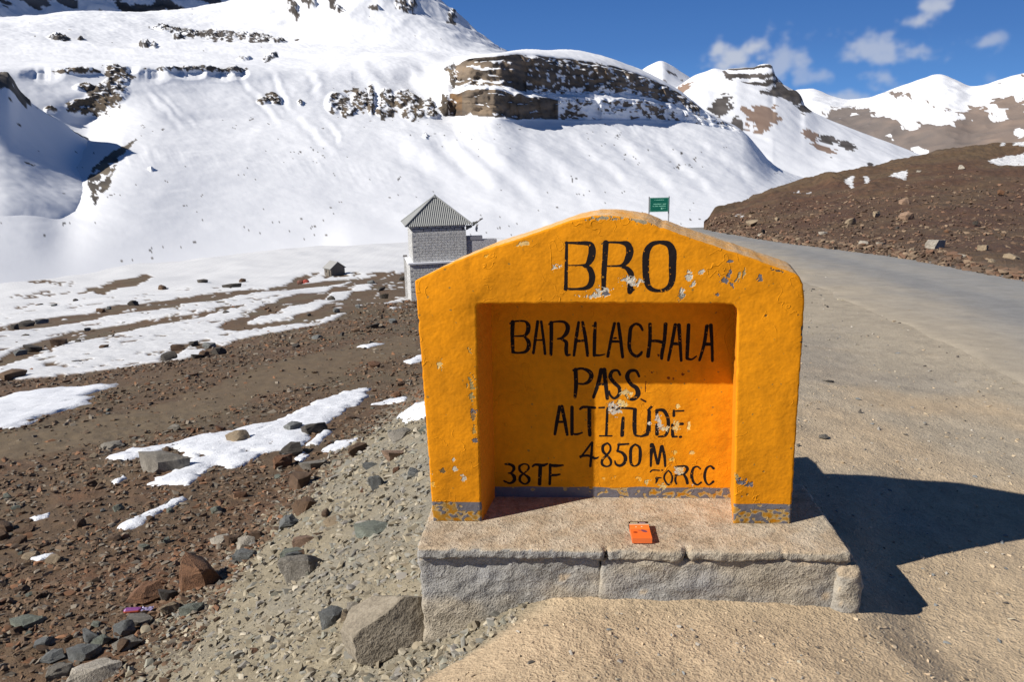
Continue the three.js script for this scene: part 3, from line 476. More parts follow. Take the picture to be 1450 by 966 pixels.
letters(770, 515, 6.905, [
  [[310, 60, 40], [315, 200, 42], [305, 330, 30]], [[290, 65, 24], [370, 48, 24], [440, 75, 40], [465, 120, 45], [440, 175, 36], [390, 198, 24], [330, 195, 16]],
  [[560, 60, 40], [530, 200, 40], [485, 330, 30]], [[590, 60, 44], [605, 200, 42], [620, 340, 34]], [[520, 205, 26], [610, 200, 26]],
  [[745, 110, 24], [720, 68, 24], [670, 75, 30], [650, 130, 40], [690, 190, 36], [735, 235, 36], [735, 300, 36], [690, 340, 26], [650, 310, 22], [640, 270, 16]],
  [[930, 125, 24], [900, 72, 28], [840, 75, 36], [815, 130, 44], [850, 200, 36], [905, 240, 44], [920, 300, 50], [880, 345, 40], [830, 345, 24], [800, 310, 20]],
  [[950, 348, 16], [995, 372, 18]], [[1050, 425, 26], [1020, 455, 24]],
  [[155, 420, 34], [130, 560, 36], [108, 690, 28]], [[175, 420, 36], [205, 560, 36], [228, 695, 30]], [[125, 570, 24], [210, 570, 24]],
  [[275, 425, 34], [275, 560, 36], [275, 690, 34]], [[275, 690, 24], [330, 690, 24], [375, 675, 16]],
  [[355, 445, 24], [390, 425, 30], [500, 432, 26]], [[445, 445, 40], [445, 600, 40], [450, 700, 34]],
  [[540, 432, 18], [590, 430, 20]], [[620, 432, 16], [690, 430, 20]], [[620, 450, 26], [615, 600, 28], [610, 700, 28]], [[545, 708, 16], [665, 708, 16]],
  [[700, 470, 26], [740, 435, 24], [870, 440, 24]], [[775, 530, 30], [770, 600, 36], [765, 700, 40]],
  [[890, 450, 40], [885, 600, 42], [890, 680, 36]], [[890, 700, 24], [950, 712, 20], [1010, 690, 40]], [[1030, 470, 36], [1025, 600, 40], [1020, 660, 50]],
  [[1105, 460, 36], [1100, 550, 20]], [[1105, 600, 36], [1105, 690, 36]], [[1105, 455, 24], [1170, 460, 36], [1210, 530, 36], [1215, 620, 34], [1190, 700, 30], [1120, 715, 16]],
  [[1270, 460, 24], [1270, 510, 30]], [[1290, 465, 16], [1365, 462, 18]], [[1285, 590, 20], [1355, 590, 30]], [[1255, 600, 30], [1258, 700, 34]], [[1258, 715, 24], [1300, 715, 20]], [[1330, 718, 24], [1340, 716, 24]]]);
letters(700, 615, 9.0625, [
  [[1250, 105, 30], [1180, 200, 28], [1105, 300, 24]], [[1100, 285, 30], [1200, 275, 34], [1290, 310, 36], [1335, 295, 16]], [[1255, 110, 30], [1245, 250, 36], [1230, 410, 36]],
  [[1450, 115, 24], [1395, 150, 40], [1395, 220, 40], [1440, 270, 30], [1490, 330, 36], [1490, 390, 30], [1440, 415, 24], [1385, 390, 36], [1385, 330, 36], [1440, 270, 30], [1485, 210, 30], [1485, 150, 26], [1450, 115, 24]],
  [[140, 385, 24], [190, 385, 36], [240, 410, 44], [250, 450, 40], [215, 495, 26], [180, 500, 16]], [[215, 505, 26], [255, 545, 50], [250, 600, 44], [195, 630, 28], [125, 600, 26]],
  [[380, 380, 20], [325, 410, 34], [330, 470, 36], [380, 510, 24], [440, 560, 44], [440, 610, 34], [390, 640, 22], [330, 600, 34], [335, 540, 36], [390, 495, 20], [440, 440, 30], [430, 395, 22], [380, 380, 20]],
  [[490, 415, 26], [530, 390, 36], [620, 400, 44], [680, 380, 24]], [[590, 400, 50], [585, 520, 50], [580, 640, 46]],
  [[715, 390, 36], [715, 520, 40], [710, 640, 36]], [[715, 400, 40], [790, 405, 44], [880, 400, 24]], [[720, 525, 36], [790, 525, 34], [840, 515, 24]]]);
letters(870, 615, 9.0625, [
  [[50, 135, 34], [180, 125, 26]], [[55, 140, 28], [40, 220, 30]], [[30, 215, 24], [100, 240, 40], [140, 300, 50], [125, 370, 44], [70, 405, 40], [20, 385, 30], [5, 345, 20]],
  [[265, 130, 24], [215, 180, 40], [205, 280, 44], [215, 380, 36], [260, 410, 20], [315, 370, 36], [330, 260, 46], [320, 170, 36], [265, 130, 24]],
  [[480, 140, 60], [470, 280, 38], [465, 410, 28]], [[500, 160, 40], [550, 380, 36]], [[600, 160, 40], [560, 380, 36]], [[610, 155, 40], [640, 280, 40], [650, 410, 30]],
  [[460, 485, 20], [490, 462, 24], [575, 465, 18]], [[605, 466, 24], [618, 464, 20]], [[540, 565, 40], [545, 580, 40]], [[540, 560, 26], [600, 560, 14]], [[540, 600, 30], [530, 630, 14]],
  [[690, 465, 18], [645, 520, 28], [640, 580, 26], [690, 650, 24], [735, 600, 28], [735, 520, 26], [690, 465, 18]],
  [[780, 420, 26], [830, 410, 20], [910, 415, 36], [935, 450, 40], [900, 500, 36], [840, 520, 24], [785, 530, 24]], [[785, 530, 30], [780, 600, 30], [795, 640, 20]], [[890, 520, 30], [920, 570, 40], [935, 630, 40]],
  [[1100, 445, 24], [1060, 415, 22], [1010, 440, 34], [990, 530, 44], [1010, 610, 34], [1060, 650, 24], [1110, 620, 28]],
  [[1270, 440, 36], [1230, 410, 24], [1180, 440, 34], [1155, 530, 40], [1170, 610, 30], [1210, 650, 20], [1265, 610, 36]]]);

const PAINT = [209, 132, 0], PRIMER = [190, 182, 165], GREY = [104, 100, 104], BARE = [168, 140, 92];
// paint of one face: box in metres, strokes, chips of missing paint [px, py, rx, ry, turn, colour] and the grey skirting up to a height
function paintFace(W, H, box, back, list, chips, skirt, skirtChips, seed) {
  const cv = document.createElement('canvas'); cv.width = W; cv.height = H; const g = cv.getContext('2d'), [x0, y0, x1, y1] = box, sx = W / (x1 - x0), sy = H / (y1 - y0), R = rng(seed);
  const to = (px, py) => { const [x, y] = face(px, py, back); return [(x - x0) * sx, (y1 - y) * sy]; };
  g.fillStyle = `rgb(${PAINT})`; g.fillRect(0, 0, W, H);
  g.fillStyle = 'rgb(22,13,14)';
  for (const l of list) for (let i = 1; i < l.length; i++) {
    const prev = l[Math.max(0, i - 2)], a = l[i - 1], b = l[i], nx = l[Math.min(l.length - 1, i + 1)], n = 40;
    for (let k = 0; k <= n; k++) {
      const t = k / n, t2 = t * t, t3 = t2 * t, cr = (q) => 0.5 * ((2 * a[q]) + (b[q] - prev[q]) * t + (2 * prev[q] - 5 * a[q] + 4 * b[q] - nx[q]) * t2 + (3 * a[q] - prev[q] - 3 * b[q] + nx[q]) * t3);
      const [x, y] = l.length > 2 ? to(cr(0), cr(1)) : to(lerp(a[0], b[0], t), lerp(a[1], b[1], t)), w = Math.max(2, lerp(a[2], b[2], t) / 2 / 365 * sx * (0.94 + 0.12 * R()));
      g.beginPath(); g.arc(x, y, w, 0, 7); g.fill();
    }
  }
  const im = g.getImageData(0, 0, W, H), d = im.data, hgt = new Float32Array(W * H);
  const list2 = chips.map(([px, py, rx, ry, an = 0, c = PRIMER]) => { const [x, y] = to(px, py); return [x, y, rx / 365 * sx, ry / 365 * sy, an, c]; });
  for (let j = 0; j < H; j++) for (let i = 0; i < W; i++) {
    const x = i / sx + x0, y = y1 - j / sy, o = (j * W + i) * 4, a = n3(x * 7, y * 7, seed), b = n3(x * 38, y * 38, seed + 3), c = n3(x * 130, y * 130, 1);
    const drip = Math.max(0, n3(x * 26, y * 2.2, seed + 50) - 0.25) * Math.max(0, n3(x * 3, y * 3, seed + 60) + 0.2); let f = 1 + 0.07 * a + 0.05 * b + 0.035 * c - 0.35 * drip;
    const worn = d[o] < 60 && b * 0.6 + c > 0.62 ? 1 : 0;
    if (worn) { d[o] = PAINT[0] * 0.8; d[o + 1] = PAINT[1] * 0.8; d[o + 2] = PAINT[2] + 10; }
    hgt[j * W + i] = 0.5 + 0.30 * n3(x * 9, y * 9, seed + 7) + 0.20 * n3(x * 26, y * 26, 2.5) + 0.09 * n3(x * 80, y * 80, 4.5) + 0.03 * c;
    const cr = Math.abs(n3(x * 13 + 1.2 * a, y * 13 + 1.4 * b * 0.3, seed + 11)), gate = n3(x * 5, y * 5, seed + 20); if (cr < 0.022 && gate > 0.12) hgt[j * W + i] += 0.34 * (1 - cr / 0.022);   // ropes and wrinkles of thick paint
    const sp = n3(x * 60, y * 60, seed + 30); if (sp > 0.62 && gate < 0.1) { d[o] = 150; d[o + 1] = 108; d[o + 2] = 40; }
    if (skirt > 0) {
      const e = y - skirt - 0.006 * n3(x * 9, 3, seed);
      if (e < 0) { const q = n3(x * 22, y * 30, seed + 40) + 0.7 * n3(x * 60, y * 70, seed + 41), k = skirtChips(x, y) + q; const t = k > 0.55 ? mix3(PAINT, BARE, clamp(0.35 + 0.9 * b, 0, 1)).map((v) => v * 0.86) : k > 0.25 ? BARE : GREY; d[o] = t[0]; d[o + 1] = t[1]; d[o + 2] = t[2]; hgt[j * W + i] += k > 0.25 ? -0.2 : 0; }
    }
    d[o] *= f; d[o + 1] *= f; d[o + 2] *= f;
  }
  for (const [cx, cy, rx, ry, an, c] of list2) {
    const m = Math.ceil(Math.max(rx, ry) * 1.9), ca = Math.cos(an), sa = Math.sin(an);
    for (let j = Math.max(0, Math.floor(cy - m)); j < Math.min(H, cy + m); j++) for (let i = Math.max(0, Math.floor(cx - m)); i < Math.min(W, cx + m); i++) {
      const u = ((i - cx) * ca + (j - cy) * sa) / rx, v = (-(i - cx) * sa + (j - cy) * ca) / ry, x = i / sx, y = j / sy;
      const q = 1 - Math.sqrt(u * u + v * v) + 0.9 * n3(x * 70, y * 70, 5.5 + seed) + 0.7 * n3(x * 190, y * 190, 7.5);
      if (q > 0.28) { const o = (j * W + i) * 4, k = 1 + 0.16 * n3(x * 120, y * 120, 2); d[o] = c[0] * k; d[o + 1] = c[1] * k; d[o + 2] = c[2] * k; hgt[j * W + i] -= 0.25; }
    }
  }
  g.putImageData(im, 0, 0);
  const map = new THREE.CanvasTexture(cv); map.colorSpace = THREE.SRGBColorSpace; map.anisotropy = 8;
  const B = 1024, bd = new Uint8Array(B * B * 4);
  for (let j = 0; j < B; j++) for (let i = 0; i < B; i++) { const v = clamp(hgt[Math.floor((B - 1 - j) / B * H) * W + Math.floor(i / B * W)], 0, 1) * 255, o = (j * B + i) * 4; bd[o] = bd[o + 1] = bd[o + 2] = v; bd[o + 3] = 255; }
  const bump = new THREE.DataTexture(bd, B, B); bump.magFilter = THREE.LinearFilter; bump.needsUpdate = true;
  return new THREE.MeshPhysicalMaterial({ map, bumpMap: bump, bumpScale: 0.0055, roughness: 0.88, specularIntensity: 0.5 });
}
const flatUV = (g, [x0, y0, x1, y1]) => { const p = g.attributes.position, uv = new Float32Array(p.count * 2); for (let i = 0; i < p.count; i++) { uv[2 * i] = (p.getX(i) - x0) / (x1 - x0); uv[2 * i + 1] = (p.getY(i) - y0) / (y1 - y0); } g.setAttribute('uv', new THREE.BufferAttribute(uv, 2)); return g; };
const marker = group('kilometre_marker', [mA.x, PLINTH_TOP, mA.z], mYaw);
tag(marker, 'yellow painted concrete pass marker with black hand lettering on a cement plinth', 'marker');
{
  const outer = [[613, 737], [597, 518], [587, 399], [589, 397], [625, 379], [684, 354.5], [759, 330], [808, 312], [838, 306], [868, 306], [908, 312], [957, 330], [1007, 347], [1057, 364], [1106, 381], [1124, 387], [1132, 393], [1137, 403], [1139, 424], [1136, 479], [1126, 628], [1119, 742]];
  const inner = [[1038, 742], [1041, 600], [1044, 445], [1043, 437], [1038, 432], [1030, 430.5], [860, 430], [684, 430.5], [676, 431], [674.5, 434], [677, 550], [682, 735]];
  const pts = [...outer, ...inner].map(([a, b]) => face(a, b)); for (const i of [0, outer.length - 1, outer.length, pts.length - 1]) pts[i][1] = -0.004;
  const R = rng(77), fine = [];
  for (let i = 0; i < pts.length; i++) {
    const a = pts[i], b = pts[(i + 1) % pts.length], L = Math.hypot(b[0] - a[0], b[1] - a[1]), n = Math.max(1, Math.round(L / 0.012)), bottom = a[1] < 0 && b[1] < 0;
    for (let k = 0; k < n; k++) { const t = k / n, w = bottom ? 0 : 0.0012 + (R() < 0.06 ? 0.003 : 0), x = lerp(a[0], b[0], t), y = lerp(a[1], b[1], t), nx = (b[1] - a[1]) / L, ny = -(b[0] - a[0]) / L, e = w * (n3(x * 30, y * 30, 2) * 1.6 + (R() - 0.5)); fine.push(new THREE.Vector2(x + nx * e, y + ny * e)); }
  }
  const T = 0.285, bev = 0.007, g = new THREE.ExtrudeGeometry(new THREE.Shape(fine), { depth: T - 2 * bev, bevelEnabled: true, bevelThickness: bev, bevelSize: bev, bevelOffset: -bev, bevelSegments: 3, curveSegments: 1 });
  g.translate(0, 0, -T + bev); const skew = (q) => wavy(q, (v) => { v.x -= v.z * 0.16; }); skew(g);
  const box = [-0.06, -0.03, 1.42, 1.21];
  const chips = [
    [852, 413, 14, 7, 0.2], [846, 418, 10, 4], [836, 420, 12, 4], [893, 398, 11, 8, 0.2], [886, 396, 10, 5], [905, 398, 6, 4], [786, 378, 6, 5], [858, 415, 5, 3, 0, GREY],
    [965, 418, 6, 7, 0, [120, 116, 104]], [966, 413, 5, 5], [975, 392, 5, 6], [977, 385, 3, 5], [993, 385, 4, 4], [982, 402, 4, 4], [1032, 388, 4, 6, 0, GREY], [1026, 397, 8, 5, 0.6, GREY], [1036, 404, 4, 3, 0.8, GREY], [1033, 370, 5, 1.6, -0.2, GREY], [1042, 396, 6, 1.6, -1.1, [130, 118, 96]], [1047, 388, 2, 8, 0.1, [160, 140, 100]], [1053, 386, 2, 9, 0.2, [160, 140, 100]], [1016, 417, 4, 3, 0, GREY], [1075, 397, 4, 3, 0, GREY], [1076, 391, 3, 2, 0, GREY], [1084, 447, 2, 2, 0, [130, 90, 40]], [1130, 446, 2, 2, 0, [130, 90, 40]],
    [622, 520, 6, 8, 0, [200, 170, 110]], [668, 545, 6, 12, 0, [150, 132, 84]], [667, 560, 5, 10, 0, [150, 132, 84]], [669, 583, 5, 5, 0, GREY], [669, 590, 4, 6, 0, [140, 110, 70]], [672, 625, 4, 6, 0, GREY], [671, 606, 3, 8, 0, [160, 130, 70]], [664, 497, 4, 4, 0, [170, 140, 80]], [626, 667, 4, 5, 0, [110, 90, 60]], [644, 664, 5, 5], [657, 677, 5, 6], [613, 685, 4, 4, 0, [210, 160, 70]], [642, 651, 3, 4], [612, 671, 3, 2],
    [1053, 683, 10, 6, 0.25, GREY], [1046, 681, 5, 5, 0, GREY], [1060, 686, 7, 4, 0.2, GREY], [1049, 703, 3, 2, 0, GREY], [1058, 700, 2, 2, 0, [150, 110, 50]], [1080, 668, 2, 2, 0, [150, 110, 50]], [1043, 674, 3, 5, 0, [160, 140, 90]],
    [860, 309, 26, 2.5, 0, [140, 128, 104]], [905, 313, 16, 2.5, 0.3, [140, 128, 104]], [1100, 383, 12, 2, 0.3, [90, 82, 70]], [1136, 470, 2, 14, 0, [90, 82, 70]], [1137, 500, 2, 9, 0, [90, 82, 70]], [740, 345, 9, 3, -0.3, [205, 170, 110]], [690, 362, 6, 2, -0.3, [215, 160, 60]]];
  const [, skirtY] = face(640, 711);
  const mFront = paintFace(2048, 1716, box, 0, strokes.slice(0, nGable), chips, skirtY, (x, y) => (x < 0.5 ? 0.42 + (y > skirtY - 0.035 && x > 0.1 ? -0.55 : 0) : 0.32 - (y > skirtY - 0.02 ? 0.5 : 0)), 3);
  // weathered coat on the top and sides: the paint is bleached and dusted
  const sideMap = dataTex(512, (i) => { const q = clamp(0.62 + rockG[i] * 0.55, 0, 1), c = mix3([226, 150, 40], [216, 178, 132], q); return c; }, true, 1 / 0.5);
  const mSide = new THREE.MeshStandardMaterial({ map: sideMap, bumpMap: rockBump, bumpScale: 0.004, roughness: 0.85 });
  const mInside = new THREE.MeshStandardMaterial({ color: new THREE.Color().setRGB(0.62, 0.23, 0.0), bumpMap: rockBump, bumpScale: 0.004, roughness: 0.62 });
  // caps keep the front paint; sides that look up or out are weathered, those inside the niche are plain paint
  const pos = g.attributes.position, all = [[], [], []];
  for (const gr of g.groups) for (let i = gr.start; i < gr.start + gr.count; i += 3) {
    const p = [0, 1, 2].map((k) => [pos.getX(i + k), pos.getY(i + k), pos.getZ(i + k)]), mx = (p[0][0] + p[1][0] + p[2][0]) / 3, my = (p[0][1] + p[1][1] + p[2][1]) / 3;
    const mz = (p[0][2] + p[1][2] + p[2][2]) / 3, sx0 = mx + mz * 0.16, inside = sx0 > 0.15 && sx0 < 1.25 && my < 0.89;
    all[gr.materialIndex === 0 || mz > -0.008 ? 0 : inside ? 1 : 2].push(...p.flat());
  }
  const part = (a) => { const q = new THREE.BufferGeometry(); q.setAttribute('position', new THREE.BufferAttribute(new Float32Array(a), 3)); return q; };
  const gf = flatUV(toCreasedNormals(part(all[0]), 0.6), box), gi = boxUV(toCreasedNormals(part(all[1]), 0.6)), gs = boxUV(toCreasedNormals(part(all[2]), 0.6));
  const whole = mergeGeometries([gf, gi, gs], true);
  mesh('surround', whole, [mFront, mInside, mSide], marker);
  // the panel at the back of the niche
  const pb = [0.17, -0.03, 1.24, 0.90], chipsB = [[868, 575, 12, 7, 0], [880, 571, 9, 6, 0, [214, 186, 120]], [870, 580, 9, 10, 0], [884, 556, 7, 6, 0, [200, 176, 120]], [893, 560, 5, 5, 0, [214, 190, 130]], [929, 592, 4, 7], [933, 600, 5, 9], [943, 607, 6, 5, 0, [205, 190, 150]], [919, 600, 3, 5], [957, 604, 5, 10, 0, [205, 180, 120]], [975, 605, 3, 6, 0, [224, 200, 130]], [950, 651, 6, 4, 0, [196, 160, 80]], [955, 641, 4, 4, 0, [196, 160, 80]], [961, 665, 9, 6, 0.5, [196, 180, 140]], [957, 668, 5, 5], [980, 641, 4, 4, 0, [214, 180, 110]], [938, 688, 8, 5, 0, [196, 176, 120]], [979, 686, 4, 3], [915, 683, 5, 4, 0, [196, 176, 120]], [922, 527, 3, 2, 0, [120, 60, 12]], [930, 529, 2, 3, 0, [120, 60, 12]], [947, 535, 2, 2, 0, [120, 60, 12]], [966, 530, 3, 3, 0, [120, 60, 12]], [953, 536, 1.5, 2.5, 0, [120, 60, 12]], [914, 534, 2, 2, 0, [60, 30, 12]], [932, 503, 2, 2, 0, [90, 50, 20]], [914, 545, 0.8, 12, 0, [110, 60, 12]], [854, 677, 4, 3, 0, [214, 160, 70]], [870, 675, 4, 3, 0, [214, 160, 70]], [905, 677, 4, 4, 0, [214, 160, 70]], [960, 575, 3, 3, 0, [220, 190, 120]]];
  const mBack = paintFace(1700, 1478, pb, 0.22, strokes.slice(nGable), chipsB, face(860, 690, 0.22)[1], (x) => (x > 0.62 ? 0.12 : -0.32), 9);
  const gb = new THREE.PlaneGeometry(1.03, 0.92, 2, 2); gb.translate(0.715, 0.43, -0.22);
  const slab = new THREE.BoxGeometry(1.03, 0.92, 0.05); slab.translate(0.715, 0.43, -0.22 - 0.028);
  const bm = mergeGeometries([flatUV(gb.toNonIndexed(), pb), boxUV(slab)], true);
  mesh('back_panel', bm, [mBack, mInside], marker);
}
// plinth: cement walls under a cracked screed, dust on top
function roundBlock(x0, x1, y0, y1, z0, z1, rad, cell, bumpF) {
  let g = new THREE.BoxGeometry(x1 - x0, y1 - y0, z1 - z0, Math.ceil((x1 - x0) / cell), Math.ceil((y1 - y0) / cell), Math.ceil((z1 - z0) / cell)); g.deleteAttribute('uv'); g.deleteAttribute('normal'); g = mergeVertices(g, 1e-5);
  const hx = (x1 - x0) / 2, hy = (y1 - y0) / 2, hz = (z1 - z0) / 2, cx = (x0 + x1) / 2, cy = (y0 + y1) / 2, cz = (z0 + z1) / 2, d = new THREE.Vector3(), q = new THREE.Vector3();
  wavy(g, (v) => { q.set(clamp(v.x, -hx + rad, hx - rad), clamp(v.y, -hy + rad, hy - rad), clamp(v.z, -hz + rad, hz - rad)); d.copy(v).sub(q); if (d.lengthSq() > 1e-12) d.normalize(); v.copy(q).addScaledVector(d, rad); v.x += cx; v.y += cy; v.z += cz; v.addScaledVector(d, bumpF(v.x, v.y, v.z, d)); });
  g.computeVertexNormals(); return g;
}
const tint = (g, f) => { const p = g.attributes.position, n = g.attributes.normal, c = new Float32Array(p.count * 3); for (let i = 0; i < p.count; i++) c.set(f(p.getX(i), p.getY(i), p.getZ(i), n.getX(i), n.getY(i), n.getZ(i)), i * 3); g.setAttribute('color', new THREE.BufferAttribute(c, 3)); return g; };
{
  const mat = new THREE.MeshStandardMaterial({ vertexColors: true, map: cementMap, bumpMap: cementBump, bumpScale: 0.007, roughness: 0.97 });
  const cement = (x, y, z, nx, ny) => {
    const f = fbm(x * 7, y * 9, z * 7, 4), e = fbm(x * 2.2, y * 3.5, z * 2.2 + 4, 3);
    let c = mix3([0.31, 0.298, 0.275], [0.37, 0.32, 0.245], sstep(-0.18, 0.22, e + f * 0.4 + (x - 0.75) * 0.16)); c = mix3(c, [0.25, 0.25, 0.255], sstep(0.1, 0.4, f - e * 0.5) * 0.5);
    if (ny > 0.35 + f * 0.7) c = [0.42, 0.335, 0.235];                              // dust lies where it can
    return c.map((v) => v * (1 + 0.18 * f));
  };
  const lump = (s) => (x, y, z) => s * (1.0 * fbm(x * 4.5, y * 8, z * 4.5, 3) + 0.35 * n3(x * 22, y * 30, z * 22) + 0.3 * Math.min(0, n3(x * 48, y * 48, z * 48) + 0.25));
  const wall = (x0, x1, y0, y1, z1, k) => mesh('plinth_wall', boxUV(tint(roundBlock(x0, x1, y0, y1, -0.36, z1 - 0.045, 0.02, 0.014, lump(k)), cement)), mat, marker);
  wall(-0.022, 0.655, -0.62, -0.036, 0.238, 0.02); wall(0.645, 1.53, -0.62, -0.034, 0.252, 0.018);
  const end = mesh('plinth_wall', boxUV(tint(roundBlock(1.475, 1.575, -0.6, -0.055, -0.3, 0.232, 0.035, 0.014, lump(0.03)), cement)), mat, marker);
  end.userData.label = 'broken end block of the plinth';
  const notch = [[0.376, 0.008, 0.01], [0.67, 0.009, 0.03], [0.955, 0.014, 0.03], [1.29, 0.010, 0.016]];
  mesh('plinth_cap', boxUV(tint(roundBlock(-0.022, 1.53, -0.042, 0, -0.37, 0.219, 0.012, 0.011, (x, y, z, d) => {
    let e = 0.012 * fbm(x * 2.2, 1, z * 2.2, 3) * (d.y > 0.5 ? 0.35 : 1); if (d.y < -0.25) e += 0.02 * fbm(x * 4.5, 2, z * 2, 3); if (d.y < 0.5) e += 0.010 * fbm(x * 12, y * 10, z * 12, 3) + 0.006 * n3(x * 45, y * 40, z * 45);
    if (z > 0.11) for (const [c, w, dp] of notch) { const q = Math.abs(x - c - 0.02 * n3(z * 20, c, y * 30)) / w; if (q < 1) e -= dp * (1 - q) * sstep(0.155, 0.212, z); }
    return e; }), (x, y, z, nx, ny, nz) => { const f = fbm(x * 11, y, z * 11, 3); return ny > 0.62 + 0.5 * f ? mix3([0.44, 0.345, 0.235], [0.46, 0.385, 0.285], sstep(-0.2, 0.2, f)).map((v) => v * (1 + 0.12 * f)) : cement(x, y, z, 0, 0); })), mat, marker);
}

// ------------------------------------------------------------------ snow patches lying on the near slope
const snowMat = std([0.66, 0.675, 0.71], 0.9, { bumpMap: rockBump, bumpScale: 0.01 });
const patchPolys = [];
function snowPatch(label, poly, cell, thick, rough, holes = []) {
  const P = poly.map(([a, b]) => { const q = hit(a, b); return [q.x, q.z]; }); patchPolys.push([P, rough]); const xs = P.map((p) => p[0]), zs = P.map((p) => p[1]), x0 = Math.min(...xs) - 0.3, x1 = Math.max(...xs) + 0.3, z0 = Math.min(...zs) - 0.3, z1 = Math.max(...zs) + 0.3;
  const A = Math.ceil((x1 - x0) / cell), N = Math.ceil((z1 - z0) / cell), pos = [], id = new Int32Array((A + 1) * (N + 1)).fill(-1), sd = new Float32Array((A + 1) * (N + 1)), idx = [];
  for (let j = 0; j <= N; j++) for (let i = 0; i <= A; i++) { const x = x0 + i * cell, z = z0 + j * cell; let s = sdPoly(P, x, z) + rough * (fbm(x * 1.7, 4, z * 1.7, 4) + 0.5 * n3(x * 6, 2, z * 6) + 0.4 * n3(x * 15, 2, z * 15)); const h = fbm(x * 3.3, 8.8, z * 3.3, 3); if (h > 0.34) s = Math.max(s, (h - 0.36) * 0.3); sd[j * (A + 1) + i] = s; }
  for (let j = 0; j < N; j++) for (let i = 0; i < A; i++) {
    const q = [j * (A + 1) + i, j * (A + 1) + i + 1, (j + 1) * (A + 1) + i, (j + 1) * (A + 1) + i + 1]; if (Math.min(...q.map((k) => sd[k])) > cell * 0.7) continue;
    for (const k of q) if (id[k] < 0) { const x = x0 + (k % (A + 1)) * cell, z = z0 + Math.floor(k / (A + 1)) * cell, s = sd[k]; id[k] = pos.length / 3; pos.push(x, land(x, z) + (s < 0 ? 0.012 + 0.75 * thick * clamp(-s / 0.14, 0, 1) ** 0.8 + 0.008 * n3(x * 3, 5, z * 3) : 0.012 - 1.6 * Math.min(s, 0.06)), z); }
    idx.push(id[q[0]], id[q[2]], id[q[1]], id[q[1]], id[q[2]], id[q[3]]);
  }
  if (!idx.length) return;
  tag(mesh('snow_patch', boxUV(geom(pos, idx), 1), snowMat), label, null, null, 'structure');
}
snowPatch('long ragged snow patch reaching up the brown slope towards the marker', [[150, 650], [180, 637], [240, 630], [270, 620], [330, 610], [390, 598], [440, 572], [490, 555], [524, 550], [516, 566], [480, 588], [462, 602], [440, 622], [424, 640], [392, 640], [372, 642], [350, 656], [330, 665], [304, 654], [292, 672], [270, 686], [205, 687], [240, 672], [262, 664], [268, 645], [244, 634], [206, 646], [170, 653]], 0.045, 0.03, 0.14);
snowPatch('narrow straight strip of snow on the dark rubble', [[168, 748], [200, 729], [262, 702], [266, 708], [230, 726], [196, 746], [178, 751]], 0.03, 0.03, 0.06);
snowPatch('small snow patch between stones near the marker', [[452, 642], [475, 625], [510, 620], [492, 633], [470, 641]], 0.035, 0.03, 0.05);
snowPatch('snow patch half hidden behind the left edge of the marker', [[562, 592], [590, 571], [640, 560], [640, 585], [572, 600]], 0.04, 0.03, 0.06);
snowPatch('tapering snow strip below the long snow patch', [[432, 632], [462, 608], [470, 612], [450, 630]], 0.03, 0.03, 0.04);
snowPatch('thin snow streak behind the gravel heap', [[525, 573], [550, 566], [576, 562], [574, 568], [545, 574]], 0.045, 0.025, 0.04);
snowPatch('round snow remnant beside the dark stone', [[418, 650], [428, 640], [438, 645], [427, 654]], 0.02, 0.03, 0.02);
snowPatch('tiny snow remnant left of the layered slab', [[158, 684], [176, 674], [180, 678], [165, 687]], 0.02, 0.025, 0.02);
snowPatch('tiny snow remnant alone on the left rubble', [[42, 735], [70, 727], [68, 733], [50, 738]], 0.02, 0.02, 0.02);
snowPatch('small snow remnant lower on the left rubble', [[42, 792], [76, 784], [72, 789], [55, 794]], 0.02, 0.02, 0.02);
snowPatch('small snow tongue beside the track near the marker', [[570, 512], [590, 505], [610, 500], [610, 510], [580, 516]], 0.06, 0.03, 0.05);
snowPatch('two pronged snow patch beyond the dirt track', [[-60, 585], [0, 566], [30, 556], [80, 551], [166, 545], [150, 553], [120, 560], [128, 571], [70, 588], [20, 606], [-60, 618], [-60, 600]], 0.09, 0.05, 0.3);
snowPatch('short snow streak in front of the two pronged patch', [[505, 492], [530, 487], [545, 487], [520, 494]], 0.08, 0.03, 0.08);

const onPatch = (x, z) => patchPolys.some(([P, rough]) => sdPoly(P, x, z) + rough * (fbm(x * 1.7, 4, z * 1.7, 4) + 0.5 * n3(x * 6, 2, z * 6)) < 0.02);
